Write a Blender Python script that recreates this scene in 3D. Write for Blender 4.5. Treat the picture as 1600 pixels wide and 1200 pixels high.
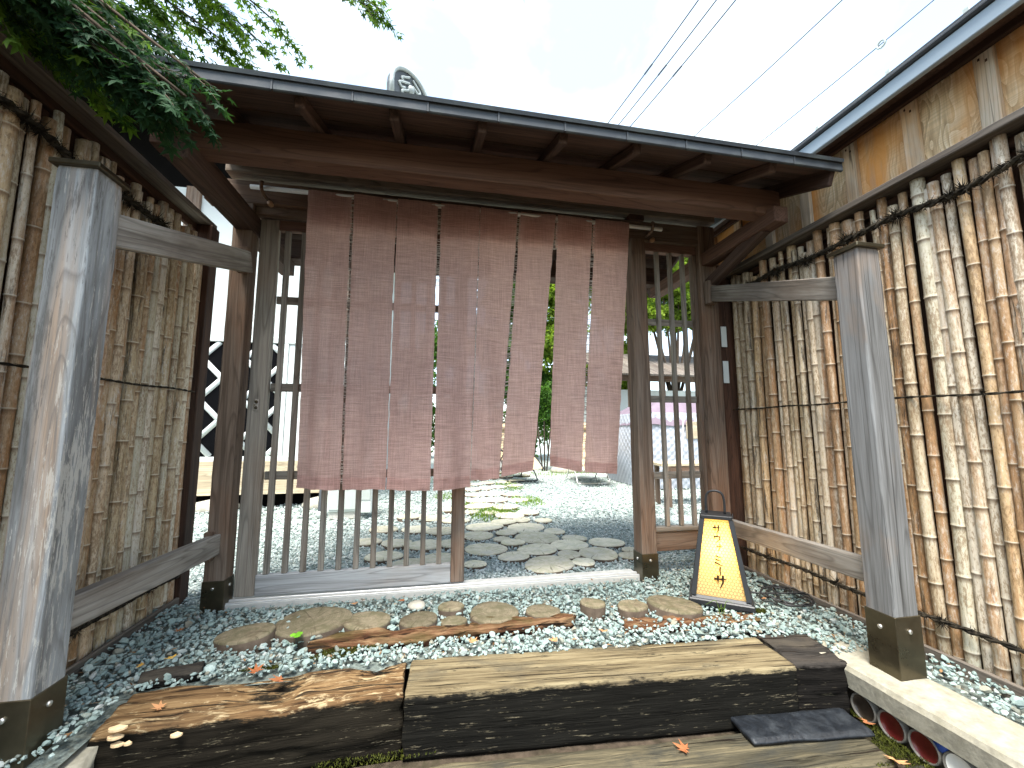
import bpy, bmesh, math, random
import numpy as np
from mathutils import Vector, Matrix, noise as mnoise
random.seed(7); RNG = np.random.default_rng(11)
for o in list(bpy.data.objects): bpy.data.objects.remove(o)
scene = bpy.context.scene
COL = scene.collection
R = math.radians

# ------------------------------------------------------------------ camera
CAM_H = 1.0; FPX = 630.0; YAW = math.atan2(120, 634); PITCH = math.atan2(73, 630)
cam = bpy.data.cameras.new('camera'); camo = bpy.data.objects.new('camera', cam); COL.objects.link(camo)
cam.sensor_width = 36; cam.lens = 36 * FPX / 1600; cam.clip_start = 0.02; cam.clip_end = 600
camo.location = (0, 0, CAM_H); camo.rotation_euler = (math.pi / 2 + PITCH, 0, -YAW)
scene.camera = camo

# ------------------------------------------------------------------ sky, sun, exposure
SUN_EL, SUN_AZ = 66, 208          # degrees; azimuth measured from +Y (depth) towards +X (right)
w = bpy.data.worlds.new('World'); scene.world = w; w.use_nodes = True
nt = w.node_tree; nt.nodes.clear()
wo = nt.nodes.new('ShaderNodeOutputWorld'); bg = nt.nodes.new('ShaderNodeBackground')
sky = nt.nodes.new('ShaderNodeTexSky'); sky.sky_type = 'NISHITA'; sky.sun_disc = False
sky.sun_elevation = R(SUN_EL); sky.sun_rotation = R(SUN_AZ)
tc = nt.nodes.new('ShaderNodeTexCoord')
mp = nt.nodes.new('ShaderNodeMapping'); mp.inputs['Scale'].default_value = (1, 1, 1.6)
nz = nt.nodes.new('ShaderNodeTexNoise'); nz.inputs['Scale'].default_value = 2.1; nz.inputs['Detail'].default_value = 7
nz.inputs['Roughness'].default_value = 0.55; nz.inputs['Distortion'].default_value = 0.4
rp = nt.nodes.new('ShaderNodeValToRGB')
rp.color_ramp.elements[0].position = 0.42; rp.color_ramp.elements[0].color = (0.27, 0.27, 0.27, 1)
rp.color_ramp.elements[1].position = 0.64; rp.color_ramp.elements[1].color = (1, 1, 1, 1)
mx = nt.nodes.new('ShaderNodeMix'); mx.data_type = 'RGBA'
nt.links.new(tc.outputs['Generated'], mp.inputs['Vector']); nt.links.new(mp.outputs[0], nz.inputs['Vector'])
nt.links.new(nz.outputs['Fac'], rp.inputs['Fac']); nt.links.new(rp.outputs['Color'], mx.inputs['Factor'])
nt.links.new(sky.outputs[0], mx.inputs['A']); mx.inputs['B'].default_value = (2.9, 3.25, 3.35, 1)
nt.links.new(mx.outputs['Result'], bg.inputs['Color']); bg.inputs['Strength'].default_value = 0.1
nt.links.new(bg.outputs[0], wo.inputs[0])
sl = bpy.data.lights.new('sun', 'SUN'); sl.energy = 1.9; sl.angle = R(30); sl.color = (1.0, 0.96, 0.9)
so = bpy.data.objects.new('sun', sl); COL.objects.link(so)
sd = Vector((math.sin(R(SUN_AZ)) * math.cos(R(SUN_EL)), math.cos(R(SUN_AZ)) * math.cos(R(SUN_EL)), math.sin(R(SUN_EL))))
so.rotation_euler = (-sd).to_track_quat('-Z', 'Y').to_euler(); so.location = sd * 30
vs = scene.view_settings; vs.view_transform = 'Standard'; vs.look = 'None'; vs.exposure = 2.65; vs.gamma = 1.0
vs.use_curve_mapping = False

# ------------------------------------------------------------------ measuring helpers (photo pixel -> place)
_r = Vector((math.cos(YAW), -math.sin(YAW), 0)); _fh = Vector((math.sin(YAW), math.cos(YAW), 0)); _z = Vector((0, 0, 1))
_fw = _fh * math.cos(PITCH) + _z * math.sin(PITCH); _up = -_fh * math.sin(PITCH) + _z * math.cos(PITCH)
_C = Vector((0, 0, CAM_H))
def ray(x, y): return _fw * FPX + _r * (x - 800) + _up * (600 - y)
def onY(x, y, Y): d = ray(x, y); return _C + d * (Y / d.y)
def onZ(x, y, z): d = ray(x, y); return _C + d * ((z - CAM_H) / d.z)
def onX(x, y, X): d = ray(x, y); return _C + d * (X / d.x)

# ------------------------------------------------------------------ node helpers
class Mat:
    def __init__(s, name, rough=0.8, spec=0.3):
        s.m = bpy.data.materials.new(name); s.m.use_nodes = True; s.nt = s.m.node_tree
        s.b = s.nt.nodes['Principled BSDF']; s.out = s.nt.nodes['Material Output']
        s.b.inputs['Roughness'].default_value = rough; s.b.inputs['Specular IOR Level'].default_value = spec
    def put(s, sock, v):
        if isinstance(v, bpy.types.NodeSocket): s.nt.links.new(v, sock)
        elif isinstance(v, (tuple, list)) and len(v) == 3 and sock.type == 'RGBA': sock.default_value = (*v, 1)
        else: sock.default_value = v
    def n(s, t, out=0, props=None, **ins):
        nd = s.nt.nodes.new(t)
        for k, v in (props or {}).items(): setattr(nd, k, v)
        for k, v in ins.items():
            k = k.replace('_', ' ')
            s.put(nd.inputs[int(k[1:])] if k[0] == 'i' and k[1:].isdigit() else nd.inputs[k], v)
        return nd.outputs[out]
    def obj(s, rnd=True):
        v = s.n('ShaderNodeTexCoord', 'Object')
        if rnd:
            r = s.n('ShaderNodeObjectInfo', 'Random')
            c = s.n('ShaderNodeCombineXYZ', X=s.math('MULTIPLY', r, 37.0), Y=s.math('MULTIPLY', r, 91.0), Z=s.math('MULTIPLY', r, 53.0))
            v = s.n('ShaderNodeVectorMath', i0=v, i1=c)
        return v
    def rnd(s): return s.n('ShaderNodeObjectInfo', 'Random')
    def math(s, op, a, b=0.0, clamp=False): return s.n('ShaderNodeMath', props={'operation': op, 'use_clamp': clamp}, i0=a, i1=b)
    def map(s, v, sc): return s.n('ShaderNodeVectorMath', props={'operation': 'MULTIPLY'}, i0=v, i1=sc)
    def noise(s, v, scale=1.0, detail=5.0, rough=0.6, dist=0.0, out='Fac'):
        return s.n('ShaderNodeTexNoise', out, Vector=v, Scale=scale, Detail=detail, Roughness=rough, Distortion=dist)
    def vor(s, v, scale, out='Distance', feature='F1'): return s.n('ShaderNodeTexVoronoi', out, props={'feature': feature}, Vector=v, Scale=scale)
    def ramp(s, f, *st):
        nd = s.nt.nodes.new('ShaderNodeValToRGB'); e = nd.color_ramp.elements
        while len(e) < len(st): e.new(0.5)
        for i, (p, c) in enumerate(st):
            e[i].position = p; e[i].color = (c, c, c, 1) if isinstance(c, (int, float)) else (*c, 1)
        s.put(nd.inputs[0], f); return nd.outputs[0]
    def mix(s, f, a, b, mode='MIX'):
        nd = s.nt.nodes.new('ShaderNodeMix'); nd.data_type = 'RGBA'; nd.blend_type = mode
        s.put(nd.inputs['Factor'], f); s.put(nd.inputs['A'], a); s.put(nd.inputs['B'], b); return nd.outputs['Result']
    def xyz(s, v, i): return s.n('ShaderNodeSeparateXYZ', i, i0=v)
    def bump(s, h, strength=0.4, dist=0.01): s.put(s.b.inputs['Normal'], s.n('ShaderNodeBump', Strength=strength, Distance=dist, Height=h))
    def color(s, c): s.put(s.b.inputs['Base Color'], c); return s

def wood(name, dark, mid, light, stain=None, stain_amt=0.5, rough=0.8, gs=1.0, crack=0.5, spec=0.25, bump=0.5):
    """weathered timber, grain along the local X axis"""
    m = Mat(name, rough, spec); v = m.obj()
    g1 = m.noise(m.map(v, (0.9 * gs, 14 * gs, 14 * gs)), 1.0, 6, 0.62, 0.5)
    g2 = m.noise(m.map(v, (2.2 * gs, 75 * gs, 75 * gs)), 1.0, 4, 0.7)
    pa = m.noise(m.map(v, (1.3, 3.2, 3.2)), 1.0, 5, 0.6, 0.3)
    f = m.math('ADD', m.math('MULTIPLY', g1, 0.62), m.math('MULTIPLY', g2, 0.38))
    c = m.ramp(f, (0.30, dark), (0.48, mid), (0.68, light))
    if stain: c = m.mix(m.ramp(pa, (0.45, 0.0), (0.68, stain_amt)), c, stain)
    ck = m.noise(m.map(v, (1.0, 46 * gs, 46 * gs)), 1.0, 3, 0.55, 0.8)
    cf = m.ramp(ck, (0.30, crack), (0.37, 0.0))
    c = m.mix(cf, c, tuple(x * 0.25 for x in dark))
    cn = m.noise(m.map(v, (0.35 * gs, 5.5 * gs, 5.5 * gs)), 1.0, 2, 0.5); fr = m.math('FRACT', m.math('MULTIPLY', cn, 22.0))
    c = m.mix(m.ramp(fr, (0.0, 0.45), (0.22, 0.0), (0.9, 0.0), (1.0, 0.45)), c, tuple(x * 0.6 for x in dark))
    vr = m.ramp(m.rnd(), (0.0, 0.8), (1.0, 1.15)); c = m.mix(1.0, c, vr, 'MULTIPLY')
    m.color(c); m.bump(m.math('SUBTRACT', f, m.math('MULTIPLY', cf, 0.8)), bump, 0.006)
    return m.m

M = {}
M['post_grey'] = wood('weathered grey cedar', (0.065, 0.062, 0.056), (0.19, 0.19, 0.185), (0.32, 0.33, 0.33), (0.36, 0.24, 0.15), 0.65, gs=0.9, crack=0.7)
def peel(name):
    m = Mat(name, 0.85, 0.2); v = m.obj()
    g1 = m.noise(m.map(v, (1.0, 12, 12)), 1.0, 7, 0.65, 0.4)
    c = m.ramp(g1, (0.28, (0.08, 0.077, 0.068)), (0.48, (0.27, 0.28, 0.275)), (0.70, (0.46, 0.485, 0.49)))
    st = m.noise(m.map(v, (0.30, 9, 9)), 1.3, 4, 0.5, 0.2)
    c = m.mix(m.ramp(st, (0.50, 0.0), (0.62, 0.7)), c, (0.42, 0.28, 0.17))
    fb = m.noise(m.map(v, (2.5, 90, 90)), 1.0, 4, 0.7); c = m.mix(m.ramp(fb, (0.38, 0.5), (0.5, 0.0)), c, (0.17, 0.165, 0.155))
    cn = m.noise(m.map(v, (0.30, 5, 5)), 1.0, 2, 0.5); fr = m.math('FRACT', m.math('MULTIPLY', cn, 20.0))
    c = m.mix(m.ramp(fr, (0.0, 0.5), (0.18, 0.0), (0.92, 0.0), (1.0, 0.5)), c, (0.13, 0.12, 0.11))
    fl = m.noise(m.map(v, (9, 85, 85)), 1.0, 7, 0.75, 0.2); big = m.noise(m.map(v, (1.1, 5, 5)), 1.0, 3, 0.6)
    fl = m.math('ADD', fl, m.math('MULTIPLY', m.math('SUBTRACT', big, 0.5), 0.75))
    c = m.mix(m.ramp(fl, (0.57, 0.0), (0.62, 0.6)), c, (0.60, 0.57, 0.50))
    c = m.mix(m.ramp(fl, (0.33, 0.6), (0.40, 0.0)), c, (0.10, 0.095, 0.085))
    m.color(c); m.bump(m.math('ADD', g1, fl), 0.5, 0.004); return m.m
M['post_peel'] = peel('peeling grey post')
M['gate_brown'] = wood('brown gate timber', (0.055, 0.036, 0.025), (0.14, 0.10, 0.072), (0.25, 0.20, 0.155), (0.17, 0.085, 0.045), 0.6)
M['gate_grey'] = wood('greyed gate timber', (0.09, 0.078, 0.062), (0.21, 0.185, 0.15), (0.34, 0.31, 0.26), (0.20, 0.12, 0.07), 0.4)
M['silver'] = wood('silvered board', (0.17, 0.16, 0.15), (0.34, 0.34, 0.33), (0.50, 0.51, 0.50), (0.38, 0.30, 0.22), 0.5)
M['roof_wood'] = wood('dark eave timber', (0.026, 0.016, 0.012), (0.065, 0.040, 0.030), (0.12, 0.076, 0.056), (0.085, 0.045, 0.03), 0.5)
M['roof_red'] = wood('red brown purlin', (0.055, 0.029, 0.020), (0.125, 0.070, 0.049), (0.19, 0.11, 0.078), (0.15, 0.075, 0.042), 0.5, crack=0.15, bump=0.25)
M['fence_brown'] = wood('dark red fence timber', (0.016, 0.008, 0.005), (0.055, 0.025, 0.014), (0.12, 0.056, 0.032), (0.035, 0.025, 0.018), 0.6)
M['cap_wood'] = wood('fence capping timber', (0.05, 0.042, 0.035), (0.13, 0.11, 0.09), (0.24, 0.21, 0.17), (0.09, 0.06, 0.04), 0.5)
M['rail_grey'] = wood('grey brown rail', (0.11, 0.095, 0.08), (0.26, 0.235, 0.20), (0.42, 0.40, 0.36), (0.09, 0.06, 0.04), 0.8)
M['bench_wood'] = wood('pale plank', (0.25, 0.20, 0.13), (0.45, 0.37, 0.25), (0.60, 0.52, 0.38))
def house_board(name):
    m = Mat(name, 0.8, 0.2); v = m.obj()
    kn = m.noise(m.map(v, (1.6, 5.5, 5.5)), 1.0, 2, 0.5)
    lines = m.math('FRACT', m.math('MULTIPLY', kn, 24.0)); g2 = m.noise(m.map(v, (3, 80, 80)), 1.0, 4, 0.7)
    f = m.math('ADD', m.math('MULTIPLY', lines, 0.22), m.math('MULTIPLY', g2, 0.66))
    c = m.ramp(f, (0.25, (0.34, 0.23, 0.12)), (0.44, (0.66, 0.49, 0.29)), (0.62, (0.80, 0.68, 0.47)))
    saw = m.noise(m.map(v, (160, 4, 4)), 1.0, 2, 0.5); c = m.mix(m.ramp(saw, (0.40, 0.35), (0.55, 0.0)), c, (0.36, 0.28, 0.18))
    st = m.noise(m.map(v, (0.9, 3.5, 3.5)), 1.0, 3, 0.6); c = m.mix(m.ramp(st, (0.42, 0.0), (0.62, 0.9)), c, (0.66, 0.29, 0.07))
    gr = m.noise(m.map(v, (0.8, 6, 6)), 1.7, 4, 0.6); c = m.mix(m.ramp(gr, (0.56, 0.0), (0.72, 0.5)), c, (0.30, 0.29, 0.27))
    m.color(c); m.bump(m.math('ADD', f, m.math('MULTIPLY', saw, 0.4)), 0.4, 0.004); return m.m
M['house_board'] = house_board('weathered house board')
M['house_batten'] = wood('silvered batten', (0.27, 0.20, 0.13), (0.54, 0.45, 0.33), (0.72, 0.65, 0.53), (0.60, 0.30, 0.09), 0.7, gs=0.8, crack=0.8)

def bamboo_mat():
    m = Mat('old bamboo culm', 0.55, 0.35); v = m.obj(); r = m.rnd()
    base = m.ramp(r, (0.0, (0.57, 0.47, 0.31)), (0.14, (0.66, 0.59, 0.47)), (0.30, (0.46, 0.35, 0.20)), (0.46, (0.70, 0.64, 0.52)), (0.60, (0.55, 0.37, 0.19)), (0.76, (0.55, 0.51, 0.38)), (0.9, (0.44, 0.30, 0.165)), (1.0, (0.65, 0.56, 0.42)))
    g = m.noise(m.map(v, (60, 60, 2.0)), 1.0, 5, 0.65)
    c = m.mix(m.ramp(g, (0.35, 0.45), (0.62, 0.0)), base, (0.25, 0.18, 0.10))
    st = m.noise(m.map(v, (20, 20, 1.1)), 1.0, 7, 0.7, 0.3)
    r2 = m.math('FRACT', m.math('MULTIPLY', r, 17.31))
    st = m.math('ADD', st, m.math('MULTIPLY', m.math('SUBTRACT', r2, 0.5), 0.30))
    c = m.mix(m.ramp(st, (0.47, 0.0), (0.62, 0.8)), c, (0.34, 0.165, 0.06))
    wv = m.noise(m.map(v, (60, 60, 14.0)), 1.0, 6, 0.75, 0.2); c = m.mix(m.ramp(wv, (0.54, 0.0), (0.62, 0.4)), c, (0.66, 0.62, 0.53))
    r3 = m.math('FRACT', m.math('MULTIPLY', r, 41.7))
    bk = m.noise(m.map(v, (45, 45, 3.0)), 1.0, 8, 0.78, 0.3)
    bk = m.math('ADD', bk, m.math('MULTIPLY', m.math('SUBTRACT', r3, 0.80), 0.30))
    c = m.mix(m.ramp(bk, (0.55, 0.0), (0.63, 0.92)), c, (0.035, 0.028, 0.02))
    sp = m.noise(m.map(v, (130, 130, 38)), 1.0, 5, 0.75); zone = m.noise(m.map(v, (5, 5, 2.2)), 1.0, 3, 0.6)
    sp = m.math('ADD', sp, m.math('MULTIPLY', m.math('SUBTRACT', zone, 0.5), 0.5))
    c = m.mix(m.ramp(sp, (0.50, 0.0), (0.60, 0.7)), c, (0.20, 0.12, 0.055))
    c = m.mix(m.ramp(sp, (0.34, 0.5), (0.42, 0.0)), c, (0.62, 0.58, 0.50))
    nd = m.n('ShaderNodeAttribute', 'Fac', props={'attribute_name': 'ring'})
    c = m.mix(m.ramp(nd, (0.5, 0.0), (1.0, 0.75)), c, (0.60, 0.54, 0.42))
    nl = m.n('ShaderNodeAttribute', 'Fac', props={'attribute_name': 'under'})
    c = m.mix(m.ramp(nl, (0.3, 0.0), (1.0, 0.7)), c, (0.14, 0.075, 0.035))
    m.color(c); m.bump(m.math('ADD', g, m.math('MULTIPLY', bk, 0.5)), 0.25, 0.003); return m.m
M['bamboo'] = bamboo_mat()
def rope_mat():
    m = Mat('black palm rope', 0.95, 0.1); v = m.obj(False)
    m.color(m.ramp(m.noise(v, 40, 3), (0.35, (0.012, 0.010, 0.008)), (0.7, (0.06, 0.05, 0.035)))); return m.m
M['rope'] = rope_mat()
def plain(name, col, rough=0.6, spec=0.3, metal=0.0, var=0.15, sc=8.0, bump=0.1, dirt=None):
    m = Mat(name, rough, spec); m.b.inputs['Metallic'].default_value = metal; v = m.obj(False)
    n1 = m.noise(v, sc, 6, 0.65)
    c = m.ramp(n1, (0.3, tuple(x * (1 - var) for x in col)), (0.7, tuple(min(1, x * (1 + var)) for x in col)))
    if dirt: c = m.mix(m.ramp(m.noise(v, sc * 0.4, 7, 0.7, 0.6), (0.48, 0.0), (0.7, 0.8)), c, dirt)
    m.color(c); m.bump(n1, bump, 0.005)
    if metal: m.put(m.b.inputs['Roughness'], m.ramp(n1, (0.3, rough * 0.7), (0.7, min(1, rough * 1.4))))
    return m.m
M['plaster'] = plain('white plaster', (0.58, 0.61, 0.58), 0.85, 0.15, var=0.04, sc=3)
M['namako_tile'] = plain('black wall tile', (0.0022, 0.0022, 0.0028), 0.7, 0.05, var=0.4, sc=5)
M['shade_black'] = plain('deep shade black', (0.004, 0.0035, 0.003), 0.95, 0.03)  # near-black colour carries the deep shade of upper wall, soffit and underfloor
M['bronze'] = plain('dark bronze sheet', (0.10, 0.085, 0.055), 0.32, 0.5, 0.85, var=0.3, sc=6, bump=0.03)
M['steel'] = plain('bolt steel', (0.65, 0.64, 0.60), 0.3, 0.5, 0.9, var=0.1)
M['eave_metal'] = plain('oxidised eave metal', (0.050, 0.057, 0.063), 0.65, 0.3, 0.1, var=0.35, sc=9, dirt=(0.10, 0.115, 0.105))
M['fascia'] = plain('pale blue grey fascia', (0.30, 0.36, 0.40), 0.5, 0.4, 0.1, var=0.06, sc=3)
M['gutter_dark'] = plain('dark roof edge', (0.05, 0.055, 0.06), 0.6, 0.3)
M['white_rod'] = plain('white plastic rod', (0.78, 0.77, 0.72), 0.5, 0.4, var=0.05)
M['concrete'] = plain('weathered concrete', (0.28, 0.262, 0.205), 0.92, 0.15, var=0.3, sc=22, bump=0.7, dirt=(0.19, 0.175, 0.12))
M['sill'] = plain('pale sill concrete', (0.48, 0.465, 0.42), 0.85, 0.2, var=0.12, sc=20, bump=0.3)
M['alu'] = plain('threshold rail aluminium', (0.66, 0.66, 0.64), 0.35, 0.5, 0.5, var=0.06)
M['black_paint'] = plain('black lantern frame', (0.016, 0.017, 0.018), 0.45, 0.4, var=0.2)
M['rubber'] = plain('black rubber cable', (0.014, 0.014, 0.014), 0.5, 0.4)
M['slate'] = plain('blue black slate', (0.008, 0.010, 0.013), 0.5, 0.35, var=0.5, sc=30, bump=0.9, dirt=(0.035, 0.04, 0.045))
M['rooftile'] = plain('grey roof tile', (0.36, 0.39, 0.37), 0.5, 0.4, var=0.2, sc=6)
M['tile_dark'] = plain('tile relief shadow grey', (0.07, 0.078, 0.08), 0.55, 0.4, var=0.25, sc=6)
M['box_grey'] = plain('pale green grey cabinet', (0.42, 0.46, 0.43), 0.5, 0.4, var=0.04)
M['pvc'] = plain('dark grey pipe', (0.05, 0.055, 0.06), 0.5, 0.4)
M['wire'] = plain('grey overhead wire', (0.10, 0.11, 0.12), 0.6, 0.3)
M['soil'] = plain('dark damp soil', (0.055, 0.042, 0.03), 0.95, 0.1, var=0.5, sc=25, bump=0.6, dirt=(0.03, 0.028, 0.015))
M['bark'] = plain('grey brown bark', (0.10, 0.075, 0.055), 0.95, 0.1, var=0.4, sc=14, bump=0.8)
M['fungus'] = plain('ochre shelf fungus', (0.58, 0.42, 0.24), 0.8, 0.2, var=0.3, sc=60)
M['dish_red'] = plain('dark red glaze', (0.085, 0.010, 0.008), 0.25, 0.5, var=0.25, sc=20)
M['dish_white'] = plain('cream glaze', (0.62, 0.60, 0.54), 0.3, 0.5, var=0.08, sc=20)
M['dish_black'] = plain('brown black glaze', (0.035, 0.026, 0.018), 0.25, 0.5, var=0.4, sc=20)
M['dish_blue'] = plain('cobalt glaze', (0.02, 0.06, 0.26), 0.25, 0.5, var=0.2, sc=20)
M['dish_rim'] = plain('grey dish rim', (0.13, 0.12, 0.10), 0.6, 0.3, var=0.3, sc=30)
M['tan_fabric'] = plain('tan lounger fabric', (0.44, 0.34, 0.20), 0.8, 0.2, var=0.1, sc=30)
M['tent_quilt'] = plain('silver grey quilted fabric', (0.36, 0.38, 0.42), 0.5, 0.4, var=0.12, sc=4)
M['tent_cover'] = plain('mauve cover cloth', (0.17, 0.13, 0.16), 0.7, 0.3, var=0.15, sc=4)
M['stone'] = plain('garden rock', (0.36, 0.34, 0.28), 0.9, 0.2, var=0.3, sc=9, bump=0.6)
M['knob'] = plain('brown peg', (0.30, 0.17, 0.09), 0.5, 0.3)

def leafmat(name, c1, c2, trans=0.4):
    m = Mat(name, 0.7, 0.12)
    a = m.n('ShaderNodeAttribute', 'Fac', props={'attribute_name': 'tint'})
    c = m.ramp(a, (0.0, c1), (1.0, c2)); m.color(c)
    t = m.n('ShaderNodeBsdfTranslucent', Color=m.mix(1.0, c, (1.5, 1.6, 0.7), 'MULTIPLY'))
    ms = m.n('ShaderNodeMixShader', i0=trans, i1=m.b.outputs[0], i2=t)
    m.nt.links.new(ms, m.out.inputs[0]); return m.m
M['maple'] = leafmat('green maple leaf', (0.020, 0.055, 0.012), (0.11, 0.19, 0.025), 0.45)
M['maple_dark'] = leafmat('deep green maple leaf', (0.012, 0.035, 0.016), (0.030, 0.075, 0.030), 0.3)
M['garden_leaf'] = leafmat('yellow green garden leaf', (0.05, 0.11, 0.015), (0.26, 0.34, 0.05), 0.45)
M['shrub_leaf'] = leafmat('mid green shrub leaf', (0.025, 0.07, 0.015), (0.09, 0.18, 0.03), 0.4)
M['grass'] = leafmat('short green grass', (0.07, 0.13, 0.02), (0.20, 0.30, 0.05), 0.4)
M['moss'] = leafmat('olive moss', (0.018, 0.024, 0.004), (0.065, 0.07, 0.010), 0.1)
M['dry_leaf'] = leafmat('dry maple leaf', (0.28, 0.09, 0.035), (0.50, 0.26, 0.12), 0.2)
M['yellow_leaf'] = leafmat('yellow fallen leaf', (0.55, 0.30, 0.06), (0.65, 0.42, 0.10), 0.2)
M['clover'] = leafmat('bright clover', (0.16, 0.42, 0.03), (0.24, 0.55, 0.05), 0.4)

def gravel_mat(name, cols, wet=0.0):
    m = Mat(name, 0.75, 0.35)
    a = m.n('ShaderNodeAttribute', 'Fac', props={'attribute_name': 'tint'})
    k = len(cols); c = m.ramp(a, *[(i / (k - 1), cols[i]) for i in range(k)])
    v = m.obj(False); n1 = m.noise(v, 90, 4, 0.6)
    c = m.mix(m.ramp(n1, (0.42, 0.3), (0.6, 0.0)), c, (0.14, 0.17, 0.155)); m.color(c); m.bump(n1, 0.3, 0.003); return m.m
GRV = [(0.26, 0.22, 0.155), (0.17, 0.23, 0.21), (0.235, 0.305, 0.28), (0.20, 0.265, 0.245), (0.28, 0.355, 0.33), (0.215, 0.29, 0.265), (0.32, 0.39, 0.365), (0.25, 0.325, 0.30), (0.40, 0.41, 0.38)]
M['gravel'] = gravel_mat('blue green crushed stone', GRV)
M['gravel_pale'] = gravel_mat('pale courtyard gravel', [(0.20, 0.245, 0.23), (0.35, 0.405, 0.38), (0.28, 0.34, 0.315), (0.43, 0.475, 0.45), (0.54, 0.56, 0.53)])
def ground_mat():
    m = Mat('gravel ground far', 0.9, 0.2); v = m.obj(False)
    d = m.vor(v, 38, 'Color'); n1 = m.noise(v, 1.2, 5)
    c = m.ramp(m.xyz(d, 0), (0.0, (0.16, 0.20, 0.18)), (0.5, (0.38, 0.43, 0.40)), (1.0, (0.55, 0.58, 0.54)))
    c = m.mix(m.ramp(n1, (0.45, 0.0), (0.7, 0.5)), c, (0.20, 0.19, 0.14)); m.color(c)
    m.bump(m.vor(v, 38), 0.8, 0.01); return m.m
M['ground'] = ground_mat(); M['grit'] = plain('grey green stone grit', (0.13, 0.155, 0.14), 0.95, 0.1, var=0.5, sc=60, bump=0.7, dirt=(0.07, 0.06, 0.04))
def slice_mat(name, a, b, moss, edge):
    m = Mat(name, 0.88, 0.15); v0 = m.n('ShaderNodeTexCoord', 'Object'); r = m.rnd()
    wob = m.noise(m.map(v0, (7, 7, 7)), 1.0, 3)
    x, y = m.xyz(v0, 0), m.xyz(v0, 1)
    d = m.math('SQRT', m.math('ADD', m.math('MULTIPLY', x, x), m.math('MULTIPLY', y, y)))
    d = m.math('ADD', d, m.math('MULTIPLY', wob, 0.035))
    rg = m.math('SINE', m.math('MULTIPLY', d, 520.0)); rg2 = m.math('SINE', m.math('MULTIPLY', d, 190.0))
    rg = m.math('ADD', m.math('ADD', m.math('MULTIPLY', rg, 0.10), m.math('MULTIPLY', rg2, 0.10)), m.math('MULTIPLY', m.math('SUBTRACT', m.noise(m.obj(), 60, 5, 0.7), 0.5), 1.1))
    c = m.ramp(m.math('ADD', rg, 0.5), (0.1, a), (0.9, b))
    an = m.n('ShaderNodeMath', props={'operation': 'ARCTAN2'}, i0=y, i1=x)
    cv = m.n('ShaderNodeCombineXYZ', X=m.math('MULTIPLY', an, 6.0), Y=m.math('MULTIPLY', d, 3.0), Z=m.math('MULTIPLY', r, 50.0))
    ck = m.noise(cv, 1.6, 4, 0.6); cf = m.ramp(ck, (0.33, 0.9), (0.40, 0.0)); c = m.mix(cf, c, (0.035, 0.028, 0.015))
    pt = m.noise(m.obj(), 16, 6, 0.65); c = m.mix(m.ramp(pt, (0.44, 0.0), (0.62, 0.85)), c, moss)
    p2 = m.noise(m.obj(), 9, 5, 0.65); c = m.mix(m.ramp(p2, (0.52, 0.0), (0.7, 0.7)), c, edge)
    c = m.mix(1.0, c, m.ramp(r, (0.0, 0.72), (1.0, 1.2)), 'MULTIPLY')
    m.color(c); m.bump(m.math('SUBTRACT', m.math('ADD', rg, pt), cf), 0.35, 0.004); return m.m
M['slice'] = slice_mat('mossy log end grain', (0.12, 0.10, 0.062), (0.215, 0.18, 0.12), (0.10, 0.09, 0.05), (0.07, 0.05, 0.03))
M['slice_pale'] = slice_mat('bleached log end grain', (0.52, 0.48, 0.36), (0.65, 0.60, 0.47), (0.44, 0.42, 0.29), (0.48, 0.46, 0.40))
def sleeper_mat(name, tops, face, edge_z, rot=False):
    """old sleeper: worn pale on the trodden top, creosote-black on the sides"""
    m = Mat(name, 0.92, 0.08); v = m.obj(); v0 = m.n('ShaderNodeTexCoord', 'Object')
    g1 = m.noise(m.map(v, (1.6, 26, 26)), 1.0, 7, 0.66, 0.6); g2 = m.noise(m.map(v, (4, 120, 120)), 1.0, 4, 0.7)
    f = m.math('ADD', m.math('MULTIPLY', g1, 0.65), m.math('MULTIPLY', g2, 0.35))
    c = m.ramp(f, (0.36, tops[0]), (0.48, tops[1]), (0.62, tops[2]))
    pa = m.noise(m.map(v, (3, 6, 6)), 1.0, 6, 0.65, 0.4)
    c = m.mix(m.ramp(pa, (0.50, 0.0), (0.66, 0.75)), c, tops[3])
    if rot:
        lp = m.noise(m.map(v, (9, 26, 26)), 1.0, 5, 0.7, 0.6); c = m.mix(m.ramp(lp, (0.54, 0.0), (0.62, 0.7)), c, (0.42, 0.33, 0.19))
    ck = m.noise(m.map(v, (0.9, 62, 62)), 1.0, 4, 0.6, 0.7); cf = m.ramp(ck, (0.35, 0.9), (0.39, 0.0)); c = m.mix(cf, c, (0.02, 0.014, 0.01))
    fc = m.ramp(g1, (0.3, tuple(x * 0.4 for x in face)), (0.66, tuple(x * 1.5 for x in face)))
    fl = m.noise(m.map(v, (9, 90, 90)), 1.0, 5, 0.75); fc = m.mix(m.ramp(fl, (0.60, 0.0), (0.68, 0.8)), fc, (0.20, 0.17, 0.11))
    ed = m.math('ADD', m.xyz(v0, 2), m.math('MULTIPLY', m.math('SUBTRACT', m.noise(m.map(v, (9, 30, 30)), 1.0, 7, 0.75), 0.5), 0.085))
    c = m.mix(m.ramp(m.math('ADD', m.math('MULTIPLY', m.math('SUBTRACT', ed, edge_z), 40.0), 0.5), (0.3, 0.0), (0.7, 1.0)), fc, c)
    m.color(c); m.bump(m.math('SUBTRACT', f, m.math('MULTIPLY', cf, 0.7)), 1.0, 0.010); return m.m
M['sleeper'] = sleeper_mat('worn sleeper', ((0.035, 0.026, 0.015), (0.14, 0.11, 0.062), (0.235, 0.195, 0.115), (0.075, 0.065, 0.045)), (0.0075, 0.007, 0.0055), -0.012)
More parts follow.
